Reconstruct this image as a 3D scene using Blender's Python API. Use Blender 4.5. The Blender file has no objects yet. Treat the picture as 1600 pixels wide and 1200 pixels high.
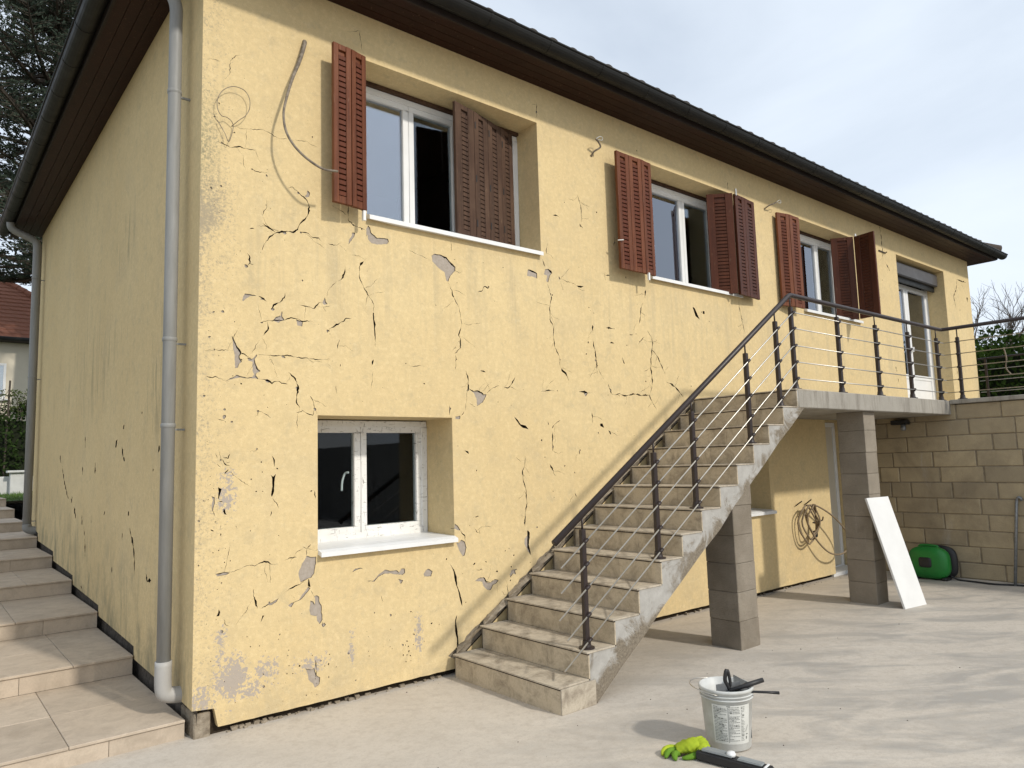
import bpy, bmesh, math, random
from mathutils import Vector, Matrix
from mathutils.geometry import delaunay_2d_cdt
random.seed(7)
rnd = random.random
def U(a, b): return a + (b - a) * random.random()
S = bpy.context.scene
COL = S.collection

# ------------------------------------------------------------------ camera
cd = bpy.data.cameras.new('camera'); cam = bpy.data.objects.new('camera', cd); COL.objects.link(cam)
cd.sensor_width = 36; cd.lens = 25.548; cd.clip_start = .05; cd.clip_end = 2000
cam.matrix_world = Matrix(((0.769778, -0.044764, -0.63674, -1.3827), (-0.637628, -0.100082, -0.763815, -4.7434),
                           (-0.029535, 0.993972, -0.105584, 1.6092), (0, 0, 0, 1)))
S.camera = cam

# ------------------------------------------------------------------ sky, sun, exposure
SUN = Vector((-.21, 1, -.75)).normalized()          # direction the light travels
ELEV = math.asin(-SUN.z); AZ = math.atan2(-SUN.x, -SUN.y)
wd = bpy.data.worlds.new('World'); S.world = wd; wd.use_nodes = True
nt = wd.node_tree; nt.nodes.clear()
out = nt.nodes.new('ShaderNodeOutputWorld'); bg = nt.nodes.new('ShaderNodeBackground')
sky = nt.nodes.new('ShaderNodeTexSky'); sky.sky_type = 'NISHITA'; sky.sun_disc = False
sky.sun_elevation = ELEV; sky.sun_rotation = AZ; sky.altitude = 200; sky.air_density = 1.1; sky.dust_density = 1.5; sky.ozone_density = 1
tc = nt.nodes.new('ShaderNodeTexCoord'); mp = nt.nodes.new('ShaderNodeMapping'); mp.inputs['Scale'].default_value = (1.3, 1.0, 2.6)
n1 = nt.nodes.new('ShaderNodeTexNoise'); n1.inputs['Scale'].default_value = 1.7; n1.inputs['Detail'].default_value = 7; n1.inputs['Roughness'].default_value = .52; n1.inputs['Distortion'].default_value = .4
rmp = nt.nodes.new('ShaderNodeMapRange'); rmp.inputs['From Min'].default_value = .30; rmp.inputs['From Max'].default_value = .68
rmp.inputs['To Min'].default_value = .62; rmp.inputs['To Max'].default_value = .98
mx = nt.nodes.new('ShaderNodeMixRGB'); mx.inputs[2].default_value = (6.9, 7.6, 8.45, 1)
nt.links.new(tc.outputs['Generated'], mp.inputs[0]); nt.links.new(mp.outputs[0], n1.inputs['Vector'])
nt.links.new(n1.outputs[0], rmp.inputs['Value']); nt.links.new(rmp.outputs[0], mx.inputs[0])
nt.links.new(sky.outputs[0], mx.inputs[1]); nt.links.new(mx.outputs[0], bg.inputs[0])
bg.inputs[1].default_value = .15
nt.links.new(bg.outputs[0], out.inputs[0])
sl = bpy.data.lights.new('sun', 'SUN'); sl.energy = 3.0; sl.angle = math.radians(3.0); sl.color = (1, .94, .84)
sun = bpy.data.objects.new('sun', sl); COL.objects.link(sun); sun.location = (4, -20, 16)
sun.rotation_euler = SUN.to_track_quat('-Z', 'Y').to_euler()
S.view_settings.view_transform = 'Standard'; S.view_settings.look = 'None'; S.view_settings.gamma = 1
S.view_settings.use_curve_mapping = False; S.view_settings.exposure = -.2
S.cycles.max_bounces = 6; S.cycles.diffuse_bounces = 3; S.cycles.glossy_bounces = 3; S.cycles.transparent_max_bounces = 8

# ------------------------------------------------------------------ helpers: node graphs
class NG:
    def __init__(s, name):
        s.m = bpy.data.materials.new(name); s.m.use_nodes = True; s.t = s.m.node_tree; s.t.nodes.clear()
        s.o = s.t.nodes.new('ShaderNodeOutputMaterial'); s.geo = None
    def n(s, k, **kw):
        x = s.t.nodes.new('ShaderNode' + k)
        for a, b in kw.items(): setattr(x, a, b)
        return x
    def put(s, sock, v):
        if isinstance(v, (int, float)): sock.default_value = v
        elif isinstance(v, (tuple, list)):
            sock.default_value = tuple(v) + ((1,) if len(v) == 3 and len(sock.default_value) == 4 else ())
        else: s.t.links.new(v, sock)
    def pos(s, scale=(1, 1, 1), obj=False, off=(0, 0, 0)):
        if obj: src = s.n('TexCoord').outputs['Object']
        else: src = s.n('NewGeometry').outputs['Position']
        if scale == (1, 1, 1) and off == (0, 0, 0): return src
        m = s.n('Mapping'); s.put(m.inputs['Scale'], scale); s.put(m.inputs['Location'], off); s.put(m.inputs[0], src); return m.outputs[0]
    def noise(s, vec, scale, detail=4, rough=.55, dist=0):
        x = s.n('TexNoise'); s.put(x.inputs['Vector'], vec); s.put(x.inputs['Scale'], scale); s.put(x.inputs['Detail'], detail)
        s.put(x.inputs['Roughness'], rough); s.put(x.inputs['Distortion'], dist); return x.outputs[0]
    def vor(s, vec, scale, feat='F1'):
        x = s.n('TexVoronoi', feature=feat); s.put(x.inputs['Vector'], vec); s.put(x.inputs['Scale'], scale); return x.outputs['Distance']
    def math(s, op, a, b=0, clamp=False):
        x = s.n('Math', operation=op, use_clamp=clamp); s.put(x.inputs[0], a); s.put(x.inputs[1], b); return x.outputs[0]
    def mr(s, v, a, b, c=0, d=1):
        x = s.n('MapRange'); s.put(x.inputs['Value'], v); s.put(x.inputs['From Min'], a); s.put(x.inputs['From Max'], b)
        s.put(x.inputs['To Min'], c); s.put(x.inputs['To Max'], d); return x.outputs[0]
    def mix(s, f, a, b, mode='MIX'):
        x = s.n('MixRGB', blend_type=mode); s.put(x.inputs[0], f); s.put(x.inputs[1], a); s.put(x.inputs[2], b); return x.outputs[0]
    def sep(s, v):
        x = s.n('SeparateXYZ'); s.put(x.inputs[0], v); return x.outputs
    def rand(s): return s.n('ObjectInfo').outputs['Random']
    def bump(s, h, strength=.3, dist=.01, nrm=None):
        x = s.n('Bump'); s.put(x.inputs['Height'], h); s.put(x.inputs['Strength'], strength); s.put(x.inputs['Distance'], dist)
        if nrm is not None: s.put(x.inputs['Normal'], nrm)
        return x.outputs[0]
    def bsdf(s, col, rough=.8, nrm=None, metal=0, spec=.3, **kw):
        x = s.n('BsdfPrincipled'); s.put(x.inputs['Base Color'], col); s.put(x.inputs['Roughness'], rough); s.put(x.inputs['Metallic'], metal)
        s.put(x.inputs['Specular IOR Level'], spec)
        if nrm is not None: s.put(x.inputs['Normal'], nrm)
        for k, v in kw.items(): s.put(x.inputs[k], v)
        s.t.links.new(x.outputs[0], s.o.inputs[0]); return s.m

def simple(name, c1, c2=None, scale=20, rough=.6, bump=.15, bdist=.003, metal=0, spec=.3, obj=True, stretch=(1, 1, 1), detail=5, rr=0):
    g = NG(name); v = g.pos(stretch, obj)
    n = g.noise(v, scale, detail, .6)
    c2 = c2 or tuple(min(1, x * .75) for x in c1)
    col = g.mix(g.mr(n, .3, .7), c1, c2)
    if rr: col = g.mix(1, col, g.mix(g.rand(), (1 - rr,) * 3, (1 + rr * .6,) * 3), 'MULTIPLY')
    return g.bsdf(col, g.mr(n, .2, .8, rough - .08, rough + .1), g.bump(n, bump, bdist) if bump else None, metal, spec)

M = {}
def plaster():
    g = NG('plaster'); P = g.pos(); x, y, z = g.sep(P)[:3]
    nr = g.sep(g.n('NewGeometry').outputs['Normal']); side = g.math('LESS_THAN', nr[0], -.5); front = g.math('LESS_THAN', nr[1], -.5)
    big = g.noise(P, .9, 5, .55, .3); mid = g.noise(P, 4.5, 5, .6, .4); fine = g.noise(P, 160, 2, .6)
    col = g.mix(g.mr(big, .3, .7), (.675, .515, .272), (.745, .585, .322))
    col = g.mix(g.mr(mid, .50, .78, 0, .6), col, (.585, .46, .255))
    blot = g.noise(P, 1.7, 6, .68, .6); col = g.mix(g.mr(blot, .52, .74, 0, .5), col, (.55, .445, .275))
    # faint vertical run marks
    st = g.noise(g.pos((7, 7, .45)), 1, 5, .6, .2)
    col = g.mix(g.math('MULTIPLY', g.mr(st, .53, .78, 0, .42), g.mr(side, 0, 1, 1, .3)), col, (.58, .455, .26))
    col = g.mix(g.mr(fine, .35, .7, 0, .30), col, (.46, .35, .185))
    # dirt washed down below the sills, splash dirt above the ground
    su = g.math('MULTIPLY', g.mr(g.noise(g.pos((9, 9, .6)), 1, 5, .65, .3), .5, .72), g.mr(g.math('ABSOLUTE', g.math('SUBTRACT', z, 3.05)), .75, .15))
    su = g.math('MAXIMUM', g.math('MULTIPLY', su, .55), g.math('MULTIPLY', g.mr(z, .75, .08), g.mr(g.noise(P, 3.4, 6, .7, .4), .46, .66, 0, .5)))
    col = g.mix(g.math('MULTIPLY', su, front), col, (.43, .36, .235))
    grime = g.noise(P, 7.5, 6, .75, .5); col = g.mix(g.mr(grime, .53, .70, 0, .5), col, (.45, .375, .235))
    g2 = g.noise(P, 26, 5, .7); col = g.mix(g.mr(g2, .40, .66, 0, .30), col, (.50, .40, .225)); col = g.mix(g.mr(g2, .48, .30, 0, .25), col, (.80, .68, .42))
    # scattered pinholes and dirt specks
    sp = g.vor(P, 34); spn = g.noise(P, 3.1, 3, .6)
    m = g.math('MULTIPLY', g.mr(sp, .10, .05), g.mr(spn, .50, .60))
    col = g.mix(g.math('MULTIPLY', m, .7, True), col, (.24, .17, .09))
    # grey weathering along the building corner (granular)
    gr = g.noise(P, 48, 6, .82); prof = g.math('MULTIPLY', g.mr(x, .30, .0), front)
    zz = g.math('ADD', g.mr(g.math('ABSOLUTE', g.math('SUBTRACT', z, 3.1)), 1.35, .2, 0, 1), g.mr(z, .55, .1, 0, .9))
    zz = g.math('MAXIMUM', zz, .5)
    w = g.math('MULTIPLY', prof, zz); w = g.math('MULTIPLY', w, g.mr(g.noise(P, 2.6, 4, .6), .25, .62))
    w = g.math('ADD', g.math('MULTIPLY', w, .64), g.math('MULTIPLY', g.math('SUBTRACT', gr, .5), 2.4)); col = g.mix(g.mr(w, .20, .52, 0, .8), col, (.30, .26, .195))
    grn = g.math('MULTIPLY', g.mr(g.math('ABSOLUTE', g.math('SUBTRACT', z, 3.75)), .45, .1), g.mr(x, .16, .01)); grn = g.math('MULTIPLY', g.math('MULTIPLY', grn, front), g.mr(gr, .42, .6))
    col = g.mix(g.math('MULTIPLY', grn, .8, True), col, (.26, .24, .14))
    # paint worn through to grey render low on the front
    fl = g.noise(P, 42, 5, .68, .5); fl2 = g.noise(P, 9, 4, .6)
    def blob(cx, cz, rx, rz):
        a = g.math('POWER', g.math('DIVIDE', g.math('SUBTRACT', x, cx), rx), 2); b = g.math('POWER', g.math('DIVIDE', g.math('SUBTRACT', z, cz), rz), 2)
        return g.mr(g.math('SQRT', g.math('ADD', a, b)), 1.25, .25)
    bl = blob(.235, .315, .15, .20)
    for q in ((.33, .235, .2, .10), (.45, .33, .14, .11), (1.60, .36, .06, .22), (.17, .52, .07, .2), (.76, .30, .2, .09), (.05, .2, .14, .16), (1.05, .35, .05, .18), (.20, 1.47, .1, .2)): bl = g.math('MAXIMUM', bl, g.math('MULTIPLY', blob(*q), .74))
    wm = g.math('ADD', g.math('MULTIPLY', bl, .46), g.math('ADD', g.math('MULTIPLY', g.math('SUBTRACT', fl, .5), 1.25), g.math('MULTIPLY', g.math('SUBTRACT', fl2, .5), .5)))
    worn = g.math('MULTIPLY', g.mr(wm, .295, .315), front)
    col = g.mix(worn, col, g.mix(fine, (.37, .315, .26), (.45, .39, .33)))
    # grimy runs on the shaded end wall
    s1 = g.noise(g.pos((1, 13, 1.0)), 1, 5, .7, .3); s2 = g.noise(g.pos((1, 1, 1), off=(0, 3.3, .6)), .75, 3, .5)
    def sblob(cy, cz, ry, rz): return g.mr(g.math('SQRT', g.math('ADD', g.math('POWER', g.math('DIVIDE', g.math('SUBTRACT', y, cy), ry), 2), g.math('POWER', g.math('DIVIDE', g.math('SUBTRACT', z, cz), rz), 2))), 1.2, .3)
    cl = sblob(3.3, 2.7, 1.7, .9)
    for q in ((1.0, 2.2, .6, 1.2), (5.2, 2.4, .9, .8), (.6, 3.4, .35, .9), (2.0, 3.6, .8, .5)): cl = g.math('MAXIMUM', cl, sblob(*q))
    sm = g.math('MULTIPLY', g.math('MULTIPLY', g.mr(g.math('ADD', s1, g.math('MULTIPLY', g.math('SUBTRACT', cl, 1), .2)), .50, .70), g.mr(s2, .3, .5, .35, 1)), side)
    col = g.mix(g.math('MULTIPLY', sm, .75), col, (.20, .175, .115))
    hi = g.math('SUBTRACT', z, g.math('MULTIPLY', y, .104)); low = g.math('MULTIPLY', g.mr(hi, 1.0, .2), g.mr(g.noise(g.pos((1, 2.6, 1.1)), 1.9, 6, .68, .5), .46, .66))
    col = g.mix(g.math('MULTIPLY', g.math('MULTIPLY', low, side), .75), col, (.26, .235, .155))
    h = g.math('ADD', g.math('MULTIPLY', fine, .3), g.math('MULTIPLY', g.noise(P, 34, 3, .6), .7))
    nb = g.bump(g.math('ADD', h, g.math('MULTIPLY', mid, 1.6)), .5, .008)
    return g.bsdf(col, .92, nb, spec=.12)
M['plaster'] = plaster()
M['render'] = simple('bare_render', (.335, .285, .235), (.42, .365, .31), 60, .95, .5, .004, obj=False, spec=.1)
M['crackshade'] = simple('crack_shade', (.030, .022, .015), (.05, .04, .03), 60, 1, .3, spec=0, obj=False)  # near-black colour that paints the shade inside the cracks
M['mortar'] = simple('rough_mortar', (.38, .325, .25), (.19, .155, .115), 22, 1, 1.0, .02, obj=False, spec=.08, detail=8)
M['white'] = simple('white_plastic', (.80, .80, .79), (.73, .73, .715), 6, .38, .03, obj=False, spec=.4)
def flaking_white():
    g = NG('weathered_white_frame'); P = g.pos((1, 1, 1)); n = g.noise(g.pos((14, 14, 70)), 1, 5, .7, .4); n2 = g.noise(g.pos((60, 14, 14)), 1, 5, .7, .4)
    k = g.math('MAXIMUM', g.mr(n, .60, .64), g.mr(n2, .61, .65)); d = g.mr(g.noise(P, 9, 5), .35, .7, 0, .35)
    col = g.mix(d, (.80, .79, .76), (.60, .57, .52)); col = g.mix(g.math('MULTIPLY', k, .65), col, (.16, .14, .12)); return g.bsdf(col, .5, g.bump(k, -.3, .003))
M['whiteworn'] = flaking_white()
M['whiteboard'] = simple('white_board', (.76, .765, .755), (.70, .70, .69), 4, .5, .03, obj=False)
def wood(name, a, b, c, rough=.5):
    g = NG(name); P = g.pos((26, 26, 1.1), True); n = g.noise(P, 1, 6, .62, .6); n2 = g.noise(g.pos((1, 1, 1), True), 2.2, 4, .6)
    col = g.mix(g.mr(n, .3, .7), a, b); col = g.mix(g.mr(n2, .45, .75, 0, .6), col, c)
    col = g.mix(g.mr(g.noise(g.pos((60, 60, 9), True), 1, 3, .7), .64, .76, 0, .45), col, (.36, .235, .15))
    col = g.mix(1, col, g.mix(g.rand(), (.86,) * 3, (1.08,) * 3), 'MULTIPLY')
    return g.bsdf(col, rough, g.bump(n, .35, .003), spec=.2)
M['shutter'] = wood('painted_shutter_wood', (.185, .058, .022), (.085, .025, .010), (.225, .090, .042), .45)
M['slat'] = wood('shutter_slat_wood', (.145, .036, .013), (.075, .020, .008), (.16, .050, .022), .45)
M['shuttershade'] = wood('shaded_shutter_wood', (.095, .028, .012), (.05, .015, .007), (.12, .042, .02), .4)  # darker copy of the shutter wood: shade painted into the right-hand leaves
M['oldwood'] = wood('weathered_shutter_wood', (.10, .055, .035), (.05, .028, .019), (.15, .095, .062), .75)
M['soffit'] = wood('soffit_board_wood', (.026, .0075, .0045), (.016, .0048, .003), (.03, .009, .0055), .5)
M['glassup'] = None
def glass(name, c, k, tint=(.88, .92, .92)):
    g = NG(name); f = g.n('Fresnel'); f.inputs[0].default_value = 1.5
    fac = g.math('ADD', g.math('MULTIPLY', f.outputs[0], k), c, True)
    tr = g.n('BsdfTransparent'); g.put(tr.inputs[0], tint); gl = g.n('BsdfGlossy'); gl.inputs['Roughness'].default_value = .012
    gl.inputs['Color'].default_value = (.82, .86, .95, 1)
    m = g.n('MixShader'); g.put(m.inputs[0], fac); g.t.links.new(tr.outputs[0], m.inputs[1]); g.t.links.new(gl.outputs[0], m.inputs[2])
    g.t.links.new(m.outputs[0], g.o.inputs[0]); return g.m
M['glassup'] = glass('coated_glass', .22, 1.0); M['glass'] = glass('window_glass', .0, .55)
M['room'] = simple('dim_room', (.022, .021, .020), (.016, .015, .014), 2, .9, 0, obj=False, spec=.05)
M['gutter'] = simple('dark_gutter', (.014, .014, .0125), (.010, .010, .0095), 8, .5, .05, spec=.25, obj=False)
M['fascia'] = simple('fascia', (.02, .014, .011), (.03, .02, .016), 12, .7, .1, obj=False)
M['zinc'] = simple('painted_downpipe', (.285, .285, .275), (.225, .225, .215), 7, .5, .05, obj=False, stretch=(4, 4, .5))
def rtile(name, a, b, c):
    g = NG(name); P = g.pos((1, 1, 1), True); n = g.noise(g.pos(), 16, 5, .65); r = g.rand()
    col = g.mix(g.mr(n, .3, .7), a, b); col = g.mix(r, col, c); return g.bsdf(col, .85, g.bump(n, .4, .004), spec=.15)
M['rooftile'] = rtile('dark_roof_tile', (.085, .07, .06), (.05, .045, .04), (.07, .055, .045))
M['redtile'] = rtile('red_roof_tile', (.34, .15, .095), (.25, .105, .07), (.30, .135, .09))
def tilemat(name, a, b, dirt, rough=.55, k=.5):
    g = NG(name); P = g.pos(); r = g.rand()
    v = g.n('Vector' + 'Math', operation='ADD'); g.put(v.inputs[0], P); cmb = g.n('CombineXYZ'); 
    for i in range(3): g.put(cmb.inputs[i], g.math('MULTIPLY', r, 37 + 11 * i))
    g.t.links.new(cmb.outputs[0], v.inputs[1]); Q = v.outputs[0]
    n = g.noise(Q, 3.2, 6, .6, .8); f = g.noise(P, 90, 3, .6); d = g.noise(P, 6.5, 7, .75, .5)
    col = g.mix(g.mr(n, .32, .68), a, b); col = g.mix(g.mr(f, .45, .75, 0, .3), col, dirt)
    col = g.mix(g.mr(d, .45, .68, 0, k), col, dirt); col = g.mix(1, col, g.mix(r, (.92,) * 3, (1.05,) * 3), 'MULTIPLY')
    return g.bsdf(col, g.mr(d, .3, .7, rough - .1, rough + .2), g.bump(f, .12, .002), spec=.35)
M['stairtile'] = tilemat('beige_stair_tile', (.56, .475, .35), (.49, .41, .295), (.24, .195, .14), .6, .9)
M['treadtile'] = tilemat('worn_tread_tile', (.54, .475, .375), (.46, .40, .315), (.22, .18, .135), .65, .95)
M['steptile'] = tilemat('limestone_tile', (.545, .455, .355), (.475, .39, .30), (.33, .27, .205), .5, .6)
def stairconc():
    g = NG('patched_concrete'); P = g.pos(); n = g.noise(P, 4.2, 6, .65, .8); f = g.noise(P, 55, 5, .7); k = g.noise(P, 11, 5, .7)
    col = g.mix(g.mr(k, .3, .7), (.44, .425, .395), (.33, .315, .29))
    xx, yy, zz_ = g.sep(P)[:3]; edge = g.math('SUBTRACT', zz_, g.math('MULTIPLY', g.math('SUBTRACT', xx, 2.215), .6865)); rough = g.mr(g.math('ADD', n, g.math('ADD', g.mr(edge, .0, .26, .11, -.11), g.mr(xx, 2.2, 4.2, .05, -.04))), .48, .60); dark = g.mix(g.mr(f, .3, .7), (.30, .255, .195), (.14, .118, .09)); col = g.mix(rough, col, dark)
    h = g.math('ADD', g.math('MULTIPLY', f, g.mr(rough, 0, 1, .12, 1)), g.math('MULTIPLY', k, .3))
    return g.bsdf(col, .92, g.bump(h, .8, .012), spec=.15)
M['stairconc'] = stairconc()
def slabm():
    g = NG('stained_concrete'); P = g.pos(); n = g.noise(P, 2.5, 6, .65); st = g.noise(g.pos((9, 9, 1.3)), 1, 6, .7, .3); f = g.noise(P, 80, 4, .7)
    col = g.mix(g.mr(n, .3, .7), (.37, .345, .30), (.29, .27, .235)); col = g.mix(g.mr(st, .46, .66, 0, .75), col, (.17, .15, .125)); col = g.mix(g.mr(f, .5, .8, 0, .35), col, (.5, .47, .42))
    return g.bsdf(col, .92, g.bump(g.math('ADD', f, n), .45, .006), spec=.12)
M['slab'] = slabm()
def blockm(name, a, b, c, k=1):
    g = NG(name); P = g.pos(); r = g.rand(); n = g.noise(P, 3.5, 6, .65); f = g.noise(P, 110, 4, .75); s = g.noise(g.pos((7, 7, 1.5)), 1, 6, .7, .6)
    col = g.mix(r, a, b); col = g.mix(g.mr(n, .35, .72, 0, .6), col, c); col = g.mix(g.mr(s, .62, .74, 0, .4 * k), col, (.50, .46, .40)); col = g.mix(g.mr(f, .5, .75, 0, .3), col, (.12, .10, .08))
    d2 = g.noise(P, 1.1, 6, .7, .5); col = g.mix(g.mr(d2, .5, .72, 0, .5 * k), col, (.15, .12, .085))
    return g.bsdf(col, .95, g.bump(g.math('ADD', f, g.math('MULTIPLY', g.noise(P, 18, 4, .65), .8)), .9, .010), spec=.1)
M['block'] = blockm('concrete_block', (.53, .425, .265), (.38, .31, .205), (.29, .235, .16))
M['pillar'] = blockm('pillar_block', (.345, .30, .24), (.29, .25, .20), (.185, .16, .125), 1.1)
def patio():
    g = NG('patio_concrete'); P = g.pos(); w = g.noise(P, .35, 4, .5)
    v = g.pos((1.0, 1.0, 1)); rot = g.n('Mapping'); g.put(rot.inputs[0], P); rot.inputs['Rotation'].default_value = (0, 0, math.radians(36))
    rs = g.n('Mapping'); g.put(rs.inputs[0], rot.outputs[0]); rs.inputs['Scale'].default_value = (.95, 2.7, 1); rot = rs
    s = g.noise(rot.outputs[0], 1.15, 7, .62, .9); b = g.noise(P, .7, 5, .6, .6); f = g.noise(P, 120, 3, .7); m = g.noise(P, 14, 6, .65)
    x, y = g.sep(P)[:2]
    col = g.mix(g.mr(b, .3, .7), (.585, .53, .455), (.52, .468, .40))
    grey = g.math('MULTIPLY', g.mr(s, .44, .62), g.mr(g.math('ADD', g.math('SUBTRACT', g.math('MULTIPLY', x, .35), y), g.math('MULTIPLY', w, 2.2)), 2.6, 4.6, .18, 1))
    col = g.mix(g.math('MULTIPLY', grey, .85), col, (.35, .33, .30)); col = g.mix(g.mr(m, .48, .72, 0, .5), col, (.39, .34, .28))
    s3 = g.noise(rot.outputs[0], 4.2, 6, .68, .6); col = g.mix(g.mr(s3, .56, .72, 0, .3), col, (.64, .59, .52)); b2 = g.noise(P, 2.3, 6, .7, .8); col = g.mix(g.mr(b2, .55, .75, 0, .35), col, (.34, .30, .255))
    col = g.mix(g.mr(f, .52, .75, 0, .45), col, (.29, .25, .20))
    g3 = g.noise(P, 38, 5, .72); col = g.mix(g.mr(g3, .50, .68, 0, .35), col, (.36, .315, .26))
    sp = g.vor(P, 13); col = g.mix(g.math('MULTIPLY', g.mr(sp, .035, .02), .8), col, (.12, .10, .08))
    return g.bsdf(col, g.mr(s, .3, .7, .82, .6), g.bump(g.math('ADD', m, g.math('MULTIPLY', f, .6)), .25, .006), spec=.25)
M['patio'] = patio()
M['dirt'] = simple('bare_earth', (.16, .13, .095), (.10, .085, .06), 3, 1, .6, .03, obj=False)
M['lawn'] = simple('lawn_soil', (.055, .085, .022), (.035, .055, .015), 5, 1, .6, .02, obj=False)
M['grass'] = simple('grass_blade', (.10, .17, .03), (.06, .12, .02), 3, .7, 0, obj=False)
M['paintedwall'] = simple('cream_neighbour_wall', (.66, .60, .48), (.62, .56, .45), 3, .9, .1, obj=False)
M['lowwall'] = simple('white_low_wall', (.62, .62, .60), (.5, .5, .48), 4, .9, .2, obj=False)
M['iron'] = simple('brown_railing_paint', (.036, .024, .022), (.026, .018, .017), 30, .42, .08, .001, spec=.45, obj=False)
M['steel'] = simple('steel_rod', (.60, .575, .53), (.48, .46, .42), 30, .4, .03, metal=1, obj=False)
M['galv'] = simple('galvanised_steel', (.30, .31, .32), (.20, .21, .22), 30, .45, .05, metal=.7, obj=False)
M['bark'] = simple('bark', (.10, .08, .062), (.055, .045, .036), 12, .95, .6, .02, obj=False)
M['twig'] = simple('bare_twig', (.13, .105, .085), (.085, .07, .058), 12, .95, .2, obj=False)
def leaf(name, a, b, c, tr=.25):
    g = NG(name); n = g.noise(g.pos(), 1.4, 3, .6); col = g.mix(g.mr(n, .3, .7), a, b); col = g.mix(g.mr(g.noise(g.pos(), 17, 2), .4, .7), col, c)
    d = g.n('BsdfDiffuse'); g.put(d.inputs[0], col); t = g.n('BsdfTranslucent'); g.put(t.inputs[0], col); m = g.n('MixShader'); m.inputs[0].default_value = tr
    g.t.links.new(d.outputs[0], m.inputs[1]); g.t.links.new(t.outputs[0], m.inputs[2]); g.t.links.new(m.outputs[0], g.o.inputs[0]); return g.m
M['needle'] = leaf('cedar_needles', (.068, .088, .066), (.088, .106, .076), (.05, .068, .052), .2)
M['hedge'] = leaf('hedge_leaves', (.030, .05, .016), (.05, .085, .022), (.018, .03, .012))
M['hedgeR'] = leaf('thuja_leaves', (.035, .065, .016), (.07, .115, .022), (.016, .03, .010))
M['black'] = simple('black_plastic', (.018, .018, .019), (.028, .027, .027), 20, .45, .05, spec=.4)
M['bucket'] = simple('bucket_plastic', (.62, .63, .615), (.46, .46, .43), 9, .45, .05, spec=.4)
M['label'] = simple('bucket_label', (.66, .66, .62), (.56, .56, .52), 9, .6, 0)
M['print'] = simple('label_print', (.12, .125, .12), (.2, .2, .18), 40, .7, 0)
M['lime'] = simple('lime_cloth', (.42, .50, .03), (.26, .36, .02), 14, .85, .5, .006)
M['toolgrey'] = simple('tool_grey', (.30, .32, .32), (.22, .23, .23), 12, .5, .1)
M['green'] = simple('green_plastic', (.018, .22, .035), (.013, .16, .027), 5, .42, .05, spec=.45)
M['cable'] = simple('dusty_cable', (.30, .225, .145), (.19, .145, .095), 30, .75, .2)
M['conduit'] = simple('grimy_conduit', (.30, .25, .19), (.11, .09, .07), 26, .7, .4, .003)
M['hose'] = simple('black_hose', (.02, .02, .02), (.03, .03, .03), 20, .6, .1)
M['stonechip'] = simple('debris', (.12, .10, .085), (.2, .17, .14), 30, 1, .3)

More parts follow.
